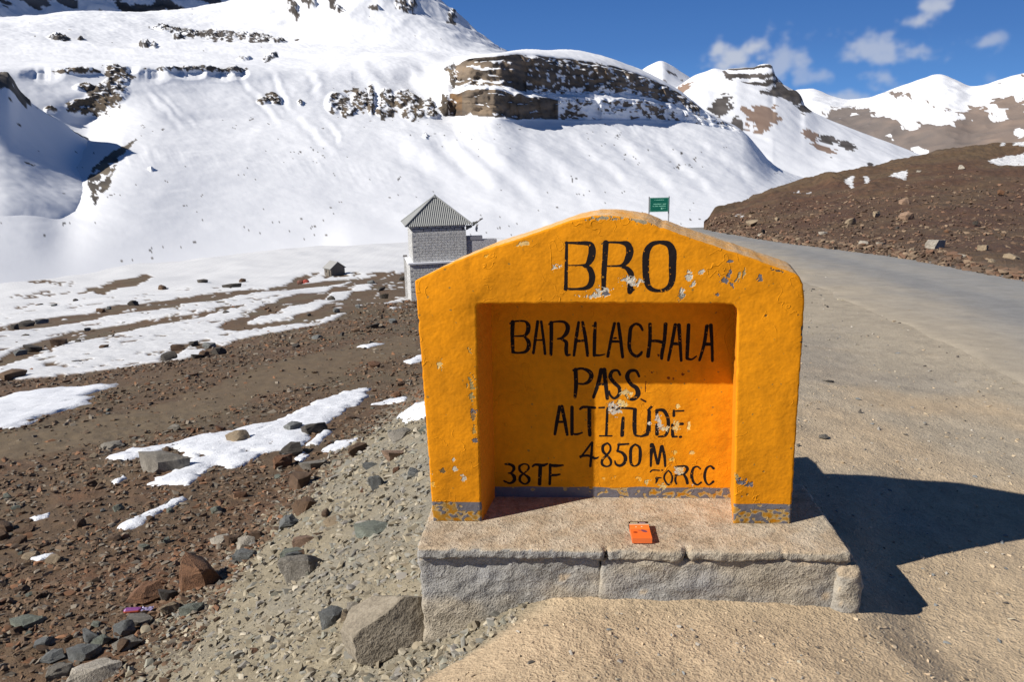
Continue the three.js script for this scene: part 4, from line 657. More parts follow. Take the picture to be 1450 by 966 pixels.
// ------------------------------------------------------------------ stones
function rockGeo(seed, count, flat, split = 0) {
  const R = rng(seed), pts = [], sx = 0.75 + 0.5 * R(), sz = 0.7 + 0.4 * R();
  for (let i = 0; i < count; i++) { const u = R() * 2 - 1, a = R() * 6.283, s = Math.sqrt(1 - u * u), q = 0.72 + 0.36 * R(); pts.push(new THREE.Vector3(s * Math.cos(a) * q * sx, clamp(u * q, -0.7, 0.62) * flat, s * Math.sin(a) * q * sz)); }
  let g = new ConvexGeometry(pts);
  for (let k = 0; k < split; k++) {
    const p = g.attributes.position, out = [], v = [new THREE.Vector3(), new THREE.Vector3(), new THREE.Vector3()], mid = (a, b) => a.clone().lerp(b, 0.5);
    for (let i = 0; i < p.count; i += 3) { v.forEach((w, q) => w.fromBufferAttribute(p, i + q)); const a = mid(v[0], v[1]), b = mid(v[1], v[2]), c = mid(v[2], v[0]); for (const w of [v[0], a, c, a, v[1], b, c, b, v[2], a, b, c]) out.push(w.x, w.y, w.z); }
    g = new THREE.BufferGeometry(); g.setAttribute('position', new THREE.BufferAttribute(new Float32Array(out), 3));
  }
  if (!split) return g;
  wavy(g, (v) => { const L = v.length(), d = 0.16 * fbm(v.x * 2.2 + seed, v.y * 3.4, v.z * 2.2, 3) + 0.07 * n3(v.x * 6, v.y * 9 + seed, v.z * 6) - 0.05 * Math.max(0, L - 0.85); v.multiplyScalar(1 + d); });
  return toCreasedNormals(g, 0.5);
}
const variants = []; for (let i = 0; i < 10; i++) variants.push(boxUV(rockGeo(100 + i, 15 + i, [0.9, 0.6, 0.75, 1.1, 0.45, 0.85, 0.6, 1.0, 0.5, 0.8][i], 2), 0.35));
const pebbles = []; for (let i = 0; i < 5; i++) pebbles.push(rockGeo(300 + i, 9, [0.7, 0.5, 0.9, 0.55, 0.75][i]));
const rockMat = {}; const rockColor = { brown: [0.14, 0.085, 0.05], rust: [0.185, 0.092, 0.047], tan: [0.33, 0.255, 0.17], grey: [0.235, 0.215, 0.185], slate: [0.17, 0.178, 0.178], green: [0.20, 0.22, 0.185], pale: [0.42, 0.38, 0.32], dark: [0.075, 0.065, 0.055], pink: [0.29, 0.19, 0.13] };
for (const k in rockColor) rockMat[k] = std(rockColor[k], 0.93, { map: rockMap, bumpMap: rockBump, bumpScale: 0.012 });
function putRock(name, p, w, h, kind, v, turn, label, grp, sink = 0.3, depth = 0.85, tilt = 0) {
  const m = mesh(name, variants[v % variants.length], rockMat[kind]); variants[v % variants.length].computeBoundingBox();
  const b = variants[v % variants.length].boundingBox, sx = w / (b.max.x - b.min.x), sy = h / (b.max.y - b.min.y);
  m.scale.set(sx, sy, sx * depth); m.rotation.set(tilt, turn, tilt * 0.6); m.position.set(p.x, p.y + h * (0.5 - sink), p.z);
  return tag(m, label, 'rock', grp);
}
const rockAt = (px, py, wpx, hpx, kind, v, turn, label, o = {}) => { const p = hit(px, py + hpx * 0.35), D = p.clone().sub(camera.position).dot(camB) * -1, s = D / FOCAL; return putRock(o.name ?? 'rock', p, wpx * s * (o.k ?? 1.0), hpx * s * (o.kh ?? 1.05), kind, v, turn, label, o.group, o.sink ?? 0.33, o.depth ?? 0.85, o.tilt ?? 0); };
{
  // the block leaning against the plinth's left corner
  const p = hit(540, 938), pl = [[0.18, 0.05, 1, 0.46], [-0.30, 1, 0.12, 0.44], [0.25, 1, -0.6, 0.62], [-1, 0.1, 0.55, 0.74], [1, 0.1, 0.1, 1.0], [0, -1, 0, 0.9], [-0.1, 0.1, -1, 0.6], [-0.55, 0.9, 0.5, 0.60], [-0.5, -0.8, 0.5, 0.86], [0.3, -0.75, 0.8, 0.72], [-0.9, 0.6, -0.2, 0.84], [0.5, 0.35, 1, 0.6]].map(([a, b, c, d]) => { const L = Math.hypot(a, b, c); return [a / L, b / L, c / L, d]; });
  let g = new THREE.IcosahedronGeometry(1, 48); g.deleteAttribute('uv'); g.deleteAttribute('normal'); g = mergeVertices(g, 1e-5);
  wavy(g, (v) => { v.normalize(); let r = 1.3; for (const [a, b, c, d] of pl) { const k = v.x * a + v.y * b + v.z * c; if (k > 0.03) r = Math.min(r, d / k); } v.multiplyScalar(r); const t = v.y - v.x * 0.5; r = 1 + 0.045 * fbm(v.x * 2, t * 4, v.z * 2, 3) + 0.03 * ridged(v.x * 1.2 + 3, t * 5, v.z * 1.2, 3) + 0.02 * fbm(v.x * 9, t * 14, v.z * 9, 2); v.multiplyScalar(r * 0.172); });
  const b = mesh('boulder', boxUV(toCreasedNormals(g, 0.7), 1), std([0.25, 0.215, 0.165], 0.95, { map: rockMap, bumpMap: rockBump, bumpScale: 0.006 })); b.position.set(p.x + 0.0, p.y + 0.115, p.z - 0.07); b.rotation.set(0, 0, 0.2);
  tag(b, 'large angular grey brown boulder leaning at the left end of the plinth', 'boulder');
  const q = new THREE.Vector3(0.93, land(0.93, -3.5), -3.5), h = mesh('boulder', variants[3], rockMat.grey); h.scale.set(0.34, 0.62, 0.3); h.position.set(q.x, q.y + 0.14, q.z); tag(h, 'tall grey boulder standing right behind the yellow marker', 'boulder');
}
const L = 'on the slope below the marker';
[
  [287, 806, 60, 60, 'rust', 3, 0.5, 'largest orange brown boulder at the scree edge', { kh: 1.15 }],
  [432, 797, 66, 46, 'grey', 7, 0.3, 'flat faced grey block lying alone on the pale scree', {}],
  [228, 652, 74, 40, 'grey', 4, 0.1, 'broad layered grey slab at the edge of the long snow patch', { depth: 0.6 }],
  [162, 629, 36, 12, 'grey', 8, 0.2, 'thin grey slab just beyond the tip of the long snow patch', {}],
  [335, 619, 34, 22, 'tan', 2, 1.0, 'tan stone standing in the middle of the long snow patch', {}],
  [417, 603, 34, 18, 'slate', 4, 2.0, 'grey flat stone at the edge of the snow', {}],
  [446, 605, 36, 20, 'dark', 6, 0.7, 'dark flat stone beside the grey one at the snow edge', {}],
  [413, 635, 34, 24, 'dark', 5, 0.2, 'dark stone just below the long snow patch', {}],
  [402, 652, 34, 24, 'rust', 9, 1.1, 'rust red stone below the long snow patch', {}],
  [425, 677, 40, 34, 'brown', 0, 2.1, 'brown wedge shaped stone right of the layered slab', {}],
  [434, 712, 38, 24, 'brown', 8, 0.4, 'flat brown slab on the dirt below the brown wedge stone', {}],
  [507, 634, 48, 26, 'brown', 7, 1.3, 'brown stone beside the small snow patch near the marker', {}],
  [445, 655, 36, 22, 'grey', 1, 0.9, 'grey stone above the brown wedge stone', {}],
  [430, 765, 32, 18, 'pink', 6, 0.2, 'rounded pinkish stone above the flat faced grey block', {}],
  [348, 785, 34, 20, 'slate', 9, 0.4, 'blue grey block among the stones at the scree edge', {}],
  [346, 768, 28, 22, 'pale', 2, 0.4, 'pale rounded stone behind the blue grey block', {}],
  [330, 762, 24, 22, 'brown', 3, 1.4, 'small brown stone next to the pale rounded stone', {}],
  [316, 762, 34, 12, 'pale', 8, 0.3, 'pale thin slab lying left of the pale rounded stone', {}],
  [408, 738, 28, 22, 'slate', 5, 0.8, 'slate blue stone at the top of the pale scree', {}],
  [366, 757, 24, 20, 'brown', 7, 0.5, 'brown stone between the pale and the slate stones', {}],
  [528, 746, 60, 20, 'green', 4, 0.3, 'greenish grey slab half buried in the scree beside the marker', { sink: 0.45 }],
  [476, 735, 34, 14, 'tan', 8, 0.5, 'long pale slab at the top of the scree', {}],
  [471, 869, 34, 38, 'slate', 0, 0.6, 'grey upright block beside the large boulder', {}],
  [497, 858, 18, 14, 'pale', 2, 0.3, 'small pale stone on the large boulder\'s upper side', {}],
  [491, 872, 16, 16, 'tan', 3, 0.2, 'small tan stone between the upright block and the boulder', {}],
  [208, 836, 54, 36, 'rust', 5, 0.4, 'crumbling reddish lump above the plastic wrapper', { sink: 0.4 }],
  [240, 838, 26, 30, 'dark', 1, 0.4, 'stone with painted shade between the reddish lump and the orange boulder', {}],  // dark rock colour stands in for the shadow this stone lies in
  [245, 858, 32, 22, 'tan', 7, 0.9, 'tan brown stone just right of the plastic wrapper', {}],
  [272, 862, 34, 22, 'green', 4, 0.9, 'greenish flat stone right of the tan stone', {}],
  [174, 890, 30, 26, 'slate', 2, 0.9, 'grey stone at the lower edge of the slope under the wrapper', {}],
  [200, 875, 36, 22, 'grey', 1, 0.2, 'grey slab directly below the plastic wrapper', {}],
  [182, 908, 40, 16, 'grey', 8, 0.5, 'long grey slab at the lower scree edge', {}],
  [135, 950, 70, 34, 'pale', 6, 0.4, 'whitish broad stone in the lower scree', { sink: 0.4 }],
  [118, 922, 44, 26, 'slate', 4, 0.6, 'slate slab above the whitish broad stone', {}],
  [88, 948, 40, 24, 'grey', 9, 0.9, 'grey stone left of the whitish broad stone', {}],
  [76, 928, 34, 18, 'slate', 5, 0.4, 'low slate stone at the lower slope', {}],
  [145, 905, 26, 18, 'green', 8, 0.7, 'small greenish slab above the slate slab', {}],
  [35, 880, 44, 16, 'green', 4, 0.4, 'green tinted slab lying alone on the brown rubble', {}],
  [588, 668, 22, 14, 'slate', 3, 0.3, 'dark stone beside the marker\'s left edge', {}],
  [535, 680, 26, 26, 'slate', 7, 0.5, 'dark blue grey stone at the head of the scree', {}],
  [560, 640, 34, 20, 'pink', 1, 0.5, 'pinkish stone near the marker\'s left side', {}],
  [570, 612, 40, 16, 'grey', 8, 0.3, 'grey slab beyond the small gravel heap', {}],
  [262, 565, 6, 4, 'tan', 2, 0, 'tiny tan stone on the dirt track', {}],
  [1165, 618, 15, 7, 'grey', 5, 0.3, 'lone fist sized stone on the bare pull-out beside the marker', {}],
  [1174, 540, 12, 4, 'dark', 4, 0.3, 'small dark flat stone at the edge of the asphalt', {}],
].forEach(([x, y, w, h, k, v, t, l, o]) => rockAt(x, y, w, h, k, v, t, l, o));
// far rocks standing out of the valley snow
[[50, 494, 26, 12], [85, 486, 24, 11], [112, 484, 12, 6], [30, 500, 18, 8], [240, 507, 22, 12], [252, 493, 18, 9], [275, 488, 18, 7], [300, 490, 22, 8], [312, 498, 22, 10], [290, 502, 22, 9], [280, 505, 16, 8], [125, 467, 12, 5], [36, 476, 14, 4], [148, 492, 14, 6], [38, 460, 22, 8], [60, 456, 18, 7], [22, 464, 16, 7], [146, 440, 14, 6], [190, 430, 16, 7], [155, 437, 10, 5], [110, 512, 12, 4], [20, 532, 50, 12], [175, 458, 6, 3], [78, 433, 10, 4], [108, 426, 8, 4], [57, 432, 10, 3], [470, 424, 16, 7], [478, 440, 10, 7], [438, 446, 8, 4], [382, 440, 8, 4], [545, 420, 12, 8], [508, 434, 10, 5], [540, 410, 14, 5], [378, 437, 12, 4], [322, 443, 12, 4], [527, 400, 14, 5], [570, 395, 12, 6], [345, 398, 10, 6], [420, 490, 14, 5], [450, 478, 16, 6], [530, 462, 18, 8], [505, 468, 14, 6], [485, 474, 10, 5], [556, 455, 14, 6]]
  .forEach(([x, y, w, h], i) => rockAt(x, y, w, h, ['dark', 'brown', 'dark', 'slate'][i % 4], i * 3 + 1, i * 1.3, `${w > 15 ? 'broad' : 'small'} ${['blackish', 'brown', 'blackish', 'slate grey'][i % 4]} rock ${x > 228 && x < 325 && y > 484 ? 'in the ring of rocks standing in the snow' : x > 400 ? 'on the snowy slope near the shrine house' : y > 454 ? 'along the brown strips in the snowfield' : 'on the far snow beyond the brown strips'}`, { group: `rocks ${x > 228 && x < 325 && y > 484 ? 'of the ring in the snow' : x > 400 ? 'near the shrine house' : y > 454 ? 'along the brown strips' : 'on the far snow'}`, kh: 1.4, sink: 0.25 }));
// loose stones strewn over the brown slope
{
  const R = rng(2024), kinds = ['brown', 'brown', 'rust', 'grey', 'slate', 'tan', 'brown', 'green'], adj = { brown: 'brown', rust: 'rust coloured', grey: 'grey', slate: 'slate grey', tan: 'tan', green: 'greenish' };
  let n = 0, tries = 0;
  while (n < 190 && tries++ < 9000) {
    const r = 3.6 * Math.exp(R() * 1.65), a = (-36 + 34 * R()) * Math.PI / 180, x = Math.sin(a) * r, z = -Math.cos(a) * r, d = edgeX(z) - x; if (d < 1.4) continue;
    const onBank = upper(x, z) - 0.52 * d > lowerLand(r); if (onBank && R() < 0.75) continue;
    const s = (0.045 + 0.13 * R() ** 2.2) * (0.7 + r * 0.05), k = kinds[Math.floor(R() * kinds.length)], p = new THREE.Vector3(x, land(x, z), z);
    if (inPoly(trackPoly, Math.atan2(x, -z) * 8, Math.log(r) * 8) || onPatch(x, z)) continue;
    const hr = 0.4 + 0.35 * R(), say = `${s > 0.17 ? 'large' : s > 0.1 ? 'medium' : 'small'} ${hr < 0.52 ? 'flat' : 'blocky'} ${adj[k]} stone loose ${onBank ? 'on the scree bank' : r < 6 ? 'in the rubble near the scree' : 'on the brown slope below the marker'}`;
    putRock('rock', p, s, s * hr, k, Math.floor(R() * 10), R() * 6.28, say, say.replace(' stone loose', ' stones loose'), 0.25, 0.6 + 0.4 * R(), (R() - 0.5) * 0.5); n++;
  }
  // stones along the foot of the hillside and on it
  [[1277, 293, 14, 10, 'pink'], [1240, 308, 14, 8, 'tan'], [1282, 311, 18, 11, 'pink'], [1203, 317, 15, 8, 'tan'], [1323, 353, 28, 17, 'pale'], [1360, 242, 12, 5, 'pale'], [1415, 276, 10, 5, 'rust'], [1247, 347, 12, 5, 'pale'], [1290, 360, 12, 10, 'tan'], [1222, 346, 14, 5, 'pale'], [1362, 365, 16, 6, 'pale'], [1390, 358, 18, 12, 'tan'], [1430, 370, 22, 12, 'tan'], [1405, 376, 14, 10, 'tan'], [1165, 333, 12, 5, 'pale'], [1080, 330, 8, 5, 'dark'], [1076, 335, 9, 4, 'pale'], [1064, 318, 16, 6, 'tan'], [1100, 313, 8, 4, 'tan'], [1130, 341, 8, 4, 'tan'], [1177, 344, 8, 4, 'tan'], [1300, 248, 7, 3, 'pale'], [1340, 330, 8, 4, 'rust'], [1380, 318, 8, 4, 'dark'], [1150, 310, 7, 4, 'brown'], [1270, 325, 7, 3, 'dark'], [1420, 335, 9, 4, 'brown'], [1213, 290, 7, 3, 'brown']].forEach(([x, y, w, h, k], i) => {
    const t = clamp((y - hillFootY(x)) / (hillTopY(x) - hillFootY(x)), 0.0, 1), p = hillPoint(x, t), D = p.clone().sub(camera.position).dot(camB) * -1, s = D / FOCAL;
    p.y += 0.12 * D / 30 * t; putRock('rock', p, w * s * 1.05, h * s * 1.5, k, i * 7 + 2, i * 0.9, i === 4 ? 'largest pale boulder at the foot of the hillside by the road' : `${{ pink: 'reddish', tan: 'tan', pale: 'pale', rust: 'rust brown', dark: 'dark', brown: 'brown' }[k]} stone on the brown hillside beside the road`, i === 4 ? undefined : `${k} stones on the hillside`, 0.4);
  });
}
// gravel and rubble nobody could count
function scatter(name, label, count, seed, place, colors) {
  const R = rng(seed), buckets = pebbles.map(() => []);
  for (let i = 0; i < count; i++) { const q = place(R); if (q) buckets[Math.floor(R() * pebbles.length)].push(q); }
  buckets.forEach((b, k) => {
    const im = new THREE.InstancedMesh(pebbles[k], gravelMat, b.length), m = new THREE.Matrix4(), e = new THREE.Euler(), qt = new THREE.Quaternion(), col = new THREE.Color();
    b.forEach(([x, y, z, s, ci], i) => { e.set((R() - 0.5) * 0.9, R() * 6.28, (R() - 0.5) * 0.9); qt.setFromEuler(e); m.compose(new THREE.Vector3(x, y + s * 0.12, z), qt, new THREE.Vector3(s * (0.7 + 0.6 * R()), s * (0.6 + 0.5 * R()), s * (0.7 + 0.5 * R()))); im.setMatrixAt(i, m); const c = colors[Math.floor(R() * colors.length) % colors.length], f = 0.7 + 0.6 * R(); im.setColorAt(i, col.setRGB(c[0] * f, c[1] * f, c[2] * f)); });
    im.name = numbered(name); im.castShadow = im.receiveShadow = true; scene.add(im); tag(im, label, null, null, 'stuff');
  });
}
const gravelMat = std([1, 1, 1], 0.95);
const rc = rockColor;
scatter('rubble', 'brown rubble strewn over the slope', 105000, 31, (R) => {
  const r = 3.2 * Math.exp(R() * 2.9), a = (-42 + 48 * R()) * Math.PI / 180, x = Math.sin(a) * r, z = -Math.cos(a) * r, d = edgeX(z) - x; if (d < 0.9) return null;
  if (upper(x, z) - 0.52 * d > lowerLand(r) + 0.12 && r < 10) return null;
  const a8 = Math.atan2(x, -z) * 8, l8 = Math.log(r) * 8; if (r > 13 && inPoly(snowBase, a8, l8) && R() < 0.93) return null; if (inPoly(trackPoly, a8, l8) && R() < 0.85) return null;
  if (onPatch(x, z)) return null; const clump = fbm(x * 0.5, 6, z * 0.5, 3); if (clump < -0.05 && R() < 0.6) return null;
  return [x, land(x, z), z, (0.006 + 0.034 * R() ** 4) * (0.75 + r * 0.075)];
}, [rc.brown, rc.brown, rc.rust, [0.1, 0.065, 0.04], [0.18, 0.15, 0.115], [0.13, 0.088, 0.054], [0.12, 0.08, 0.05], [0.15, 0.125, 0.095]]);
scatter('scree_gravel', 'grey tan gravel covering the scree bank', 42000, 32, (R) => {
  const r = 2.1 * Math.exp(R() * 1.6), a = (-48 + 50 * R()) * Math.PI / 180, x = Math.sin(a) * r, z = -Math.cos(a) * r, d = edgeX(z) - x; if (d < 0.05 + 0.45 * sstep(-2.5, -2.15, z) || upper(x, z) - 0.52 * d < lowerLand(r) - 0.1) return null;
  return [x, land(x, z), z, (0.004 + 0.03 * R() ** 5) * (0.7 + r * 0.11)];
}, [[0.27, 0.23, 0.16], rc.grey, [0.33, 0.29, 0.22], [0.28, 0.24, 0.17], [0.2, 0.19, 0.16], [0.22, 0.21, 0.165], [0.26, 0.222, 0.155], [0.24, 0.2, 0.14]]);
scatter('pebbles', 'small pebbles on the bare dirt of the pull-out', 15000, 33, (R) => {
  const r = 1.5 * Math.exp(R() * 2.6), a = (-12 + 58 * R()) * Math.PI / 180, x = Math.sin(a) * r, z = -Math.cos(a) * r, d = edgeX(z) - x; if (d > 0.05 || Math.abs(x - roadC(z)) < 1.9) return null;
  if (z > -3.2 && z < -2.5 && x > -0.4 && x < 1.35) return null;
  return [x, land(x, z), z, (0.0016 + 0.013 * R() ** 9) * (0.7 + r * 0.15)];
}, [rc.tan, rc.grey, rc.pale, [0.3, 0.26, 0.19], rc.dark, rc.slate]);
scatter('grit_on_snow', 'dark grit and small stones melted into the snow patches', 2600, 37, (R) => {
  const [P, rough] = patchPolys[Math.floor(R() * R() * patchPolys.length)], a = P[Math.floor(R() * P.length)], b = P[Math.floor(R() * P.length)], t = R(), x = lerp(a[0], b[0], t) + (R() - 0.5) * 0.5, z = lerp(a[1], b[1], t) + (R() - 0.5) * 0.5;
  if (sdPoly(P, x, z) > -0.03 || fbm(x * 2.1, 5, z * 2.1, 2) < 0) return null; return [x, land(x, z) + 0.016, z, (0.003 + 0.02 * R() ** 5) * (0.7 + 0.08 * Math.hypot(x, z))];
}, [[0.1, 0.075, 0.055], [0.15, 0.11, 0.075], [0.08, 0.07, 0.06]]);
scatter('soil_clods', 'crumbs and clods of tan soil in front of the plinth', 9000, 36, (R) => {
  const r = 1.6 * Math.exp(R() * 1.5), a = (-30 + 66 * R()) * Math.PI / 180, x = Math.sin(a) * r, z = -Math.cos(a) * r, d = edgeX(z) - x; if (d > 0.5 || (d > 0.05 && z < -2.45)) return null; if (z > -3.25 && z < -2.5 && x > -0.4 && x < 1.35) return null;
  if (fbm(x * 1.8, 3, z * 1.8, 3) < 0.02 - 0.3 * sstep(0.5, -0.3, x) && R() < 0.8) return null;
  return [x, land(x, z), z, (0.002 + 0.011 * R() ** 5) * (0.7 + r * 0.12)];
}, [[0.45, 0.345, 0.225], [0.42, 0.33, 0.22], [0.38, 0.3, 0.2], [0.47, 0.36, 0.24]]);
scatter('hill_rubble', 'fine rubble over the brown hillside', 16000, 34, (R) => {
  const u = 1000 + 620 * R(), t = R() ** 1.3, p = hillPoint(u, t * 0.97 + 0.01); const D = Math.hypot(p.x, p.z), k = sstep(0, 0.2, t), m = D / 30;
  p.y += m * (0.22 * fbm(p.x * 0.16, 0.3, p.z * 0.16, 3) + 0.09 * fbm(p.x * 0.9, 0.3, p.z * 0.9, 3)) * k;
  return [p.x, p.y + 0.02, p.z, (0.012 + 0.085 * R() ** 5) * (0.5 + D / 40) * (t < 0.12 ? 1.5 : 1)];
}, [[0.13, 0.08, 0.05], [0.16, 0.09, 0.055], [0.2, 0.14, 0.09], [0.09, 0.06, 0.04], [0.12, 0.075, 0.048]]);

// ------------------------------------------------------------------ things on and by the marker
{
  const a = atHeight(889, 747, PLINTH_TOP), b = atHeight(924, 771, PLINTH_TOP), c = atHeight(896, 771, PLINTH_TOP), w = b.distanceTo(c), l = c.distanceTo(a), turn = Math.atan2(-(b.z - c.z), b.x - c.x);
  const cv = document.createElement('canvas'); cv.width = 256; cv.height = 288; const g = cv.getContext('2d');
  g.fillStyle = 'rgb(226,104,44)'; g.fillRect(0, 0, 256, 288); g.fillStyle = 'rgb(232,120,52)'; g.fillRect(0, 40, 256, 90);
  g.fillStyle = 'rgb(40,22,18)'; g.fillRect(0, 0, 256, 42); g.fillStyle = 'rgb(212,206,170)'; for (let i = 0; i < 7; i++) g.fillRect(20 + i * 14, 12, 9, 18); g.fillStyle = 'rgb(190,170,180)'; for (let i = 0; i < 6; i++) g.fillRect(138 + i * 14, 14, 9, 14);
  g.fillStyle = 'rgb(245,240,225)'; g.fillRect(0, 44, 256, 8); g.fillRect(76, 88, 12, 10); g.fillRect(150, 86, 16, 8);
  g.fillStyle = 'rgb(112,62,82)'; g.beginPath(); g.ellipse(176, 164, 44, 20, 0.35, 0, 7); g.fill(); g.fillStyle = 'rgb(170,90,60)'; g.beginPath(); g.ellipse(120, 156, 24, 9, 0.1, 0, 7); g.fill(); g.fillStyle = 'rgb(140,44,20)'; g.beginPath(); g.ellipse(58, 186, 30, 14, 0, 0, 7); g.fill();
  const t = new THREE.CanvasTexture(cv); t.colorSpace = THREE.SRGBColorSpace;
  const p = group('packet', [(a.x + b.x) / 2, PLINTH_TOP + 0.004, (a.z + b.z) / 2], turn); tag(p, 'small orange cardboard packet with a dark top band lying on the plinth', 'packet');
  const print = new THREE.MeshStandardMaterial({ map: t, roughness: 0.45 }), plain = std([0.74, 0.15, 0.03], 0.5), bandM = std([0.03, 0.015, 0.012], 0.5);
  const flip = 0.28 * l, bx = new THREE.BoxGeometry(w, 0.02, l - flip); bx.translate(0, 0.01, flip / 2); const ft = (q, v0, v1) => { const u = q.attributes.uv; for (let i = 8; i < 12; i++) u.setY(i, lerp(v0, v1, u.getY(i))); return q; };
  mesh('box', ft(bx, 0, 0.72), [plain, plain, print, plain, plain, plain], p);
  const lid = new THREE.BoxGeometry(w + 0.0008, 0.0206, flip - 0.0008); lid.translate(0, 0.0103, -(l - flip) / 2); mesh('lid', ft(lid, 0.72, 1), [plain, bandM, print, plain, plain, bandM], p);
}
{
  const p = hit(196, 868), t = group('plastic_wrapper', [p.x, p.y + 0.004, p.z], 0.15); tag(t, 'crumpled purple and orange plastic wrapper among the grey stones', 'wrapper');
  const pouch = wavy(new THREE.CapsuleGeometry(0.021, 0.075, 8, 24), (v) => { const s = v.y; v.set(s, v.x * 0.8 + 0.019, v.z); const k = 1 + 0.25 * n3(s * 60, v.y * 50, v.z * 50); v.y *= k; v.z *= k; }); pouch.computeVertexNormals();
  tint(pouch, (x, y) => (y > 0.024 + 0.006 * n3(x * 60, 1, 1) ? [0.20, 0.06, 0.20] : [0.40, 0.085, 0.045])); pouch.translate(-0.03, 0, 0);
  mesh('pouch', pouch, new THREE.MeshStandardMaterial({ vertexColors: true, roughness: 0.35 }), t);
  const tail = wavy(new THREE.PlaneGeometry(0.075, 0.045, 14, 8), (v) => { v.set(v.x + 0.06, 0.02 + 0.012 * n3(v.x * 70, v.y * 60, 1), v.y); }); tail.computeVertexNormals();
  mesh('torn_end', tail, std([0.32, 0.27, 0.42], 0.3, { side: THREE.DoubleSide, metalness: 0.3 }), t);
}
// ------------------------------------------------------------------ the whitewashed shrine house
const plankBox = (w, h, d, x, y, z) => { const g = new THREE.BoxGeometry(w, h, d); g.translate(x, y, z); return boxUV(g); };
{
  const D = 52, base = atDist(621, 404, D), px = FOCAL / (base.clone().sub(camera.position).dot(camB) * -1), m = (n) => n / px;
  const h0 = base.y - land(base.x, base.z);
  const t = group('shrine_house', [base.x, base.y, base.z], 0.2); tag(t, 'whitewashed brick shrine house with a pyramid roof of corrugated tin', 'building');
  const white = std([0.72, 0.72, 0.715], 0.95, { map: cementMap, bumpMap: cementBump, bumpScale: 0.05 }), mortar = std([0.12, 0.12, 0.12], 0.95), tin = std([0.215, 0.22, 0.215], 0.6, { metalness: 0.15 });
  const W = m(73), H1 = m(37), y1 = m(88), base0 = -Math.max(0.6, h0 + 0.6);
  const lower = mesh('lower_wall', plankBox(m(82), H1 - base0, m(82), m(-1), (H1 + base0) / 2, 0), white, t);
  mesh('ledge', plankBox(m(86), m(2.2), m(86), m(-1), H1 + m(1.1), 0), std([0.66, 0.67, 0.70], 0.9), t).userData.label = 'ledge covered with snow';
  const top = y1 - m(8); mesh('wall', plankBox(W, top - H1, W, 0, (top + H1) / 2, 0), white, t);
  const courses = (w, y0, y1, z, parent) => { const gs = [], R = rng(15), bh = 0.165, bl = 0.4; for (let y = y0, r = 0; y + bh < y1 + 0.02; y += bh, r++) for (let x = -w / 2 + (r % 2 ? bl / 2 : 0); x < w / 2 - 0.1; x += bl) { const l = Math.min(bl - 0.018, w / 2 - x - 0.01), g = new THREE.BoxGeometry(l, bh - 0.018, 0.03 + 0.012 * R()); g.translate(x + l / 2 + 0.009, y + bh / 2, z); gs.push(g); } const o = mesh('brickwork', boxUV(mergeGeometries(gs)), white, parent); o.userData.kind = 'stuff'; return o; };
  courses(W, H1 + m(2.4), top, W / 2, t); courses(W, H1 + m(2.4), top, W / 2, t).rotation.y = -Math.PI / 2; courses(m(82), 0, H1, m(41), lower).position.x = m(-1);
  const core = mesh('wall_head', plankBox(W - 0.12, y1 - top, W - 0.12, 0, (y1 + top) / 2, 0), mortar, t);
  const bg = boxUV(new THREE.BoxGeometry(W / 7 - 0.05, m(3.1), 0.13)), R = rng(8);
  for (let c = 0; c < 2; c++) for (let s = 0; s < 2; s++) for (let i = 0; i < 7 + (c ? 0 : 1); i++) {
    if (R() < 0.06) continue; let x = (i + 0.5 - (c ? 0 : 0.5)) * W / 7 - W / 2; x = clamp(x, -W / 2 + W / 14, W / 2 - W / 14); if (c === 0 && (i === 0 || i === 7)) { if (i === 7) continue; }
    const b = mesh('brick', bg, white, core); b.position.set(s ? -W / 2 + 0.062 : x, top + m(2) + c * m(4), s ? x * 0.96 : W / 2 - 0.062 + 0.012 * R()); if (s) b.rotation.y = Math.PI / 2;
  }
  const half = m(45), rise = m(37), roofY = y1 - m(0.5), deep = m(38.5);
  const panel = (hw, hd) => { const pos = [], idx = [], n = 272; for (let i = 0; i <= n; i++) { const x = (i / n * 2 - 1) * hw, v = 1 - Math.abs(x) / hw, o = 0.022 * Math.sin(i / n * Math.PI * 2 * 34); pos.push(x, o, hd + o * 0.7, x, rise * v + o, hd * (1 - v) + o * 0.7); if (i < n) idx.push(2 * i, 2 * i + 2, 2 * i + 1, 2 * i + 1, 2 * i + 2, 2 * i + 3); } return geom(pos, idx); };
  const pA = panel(half, deep), pB = panel(deep, half), roof = new THREE.Group(); roof.name = 'roof'; roof.position.y = roofY; t.add(roof);
  tin.side = THREE.DoubleSide;
  for (let k = 0; k < 4; k++) { const q = mesh('roof_panel', k % 2 ? pB : pA, tin, roof); q.rotation.y = k * Math.PI / 2; }
  for (const [a, b] of [[1, 1], [-1, 1], [1, -1], [-1, -1]]) mesh('hip_cap', new THREE.TubeGeometry(new THREE.LineCurve3(new THREE.Vector3(a * half, 0.03, b * deep), new THREE.Vector3(0, rise + 0.03, 0)), 2, 0.055, 6), tin, roof);
  mesh('finial', (() => { const g = new THREE.ConeGeometry(0.2, 0.22, 12); g.translate(0, rise + 0.02, 0); return g; })(), tin, roof);
  // pole with knotted cloths at the right eave
  const pole = new THREE.TubeGeometry(new THREE.CatmullRomCurve3([[37, 83, 34], [47, 86, 34], [60, 95, 34]].map(([a, b, c]) => new THREE.Vector3(m(a), m(b), m(c)))), 12, 0.035, 6);
  const po = mesh('flag_pole', pole, std([0.14, 0.12, 0.10], 0.9), t);
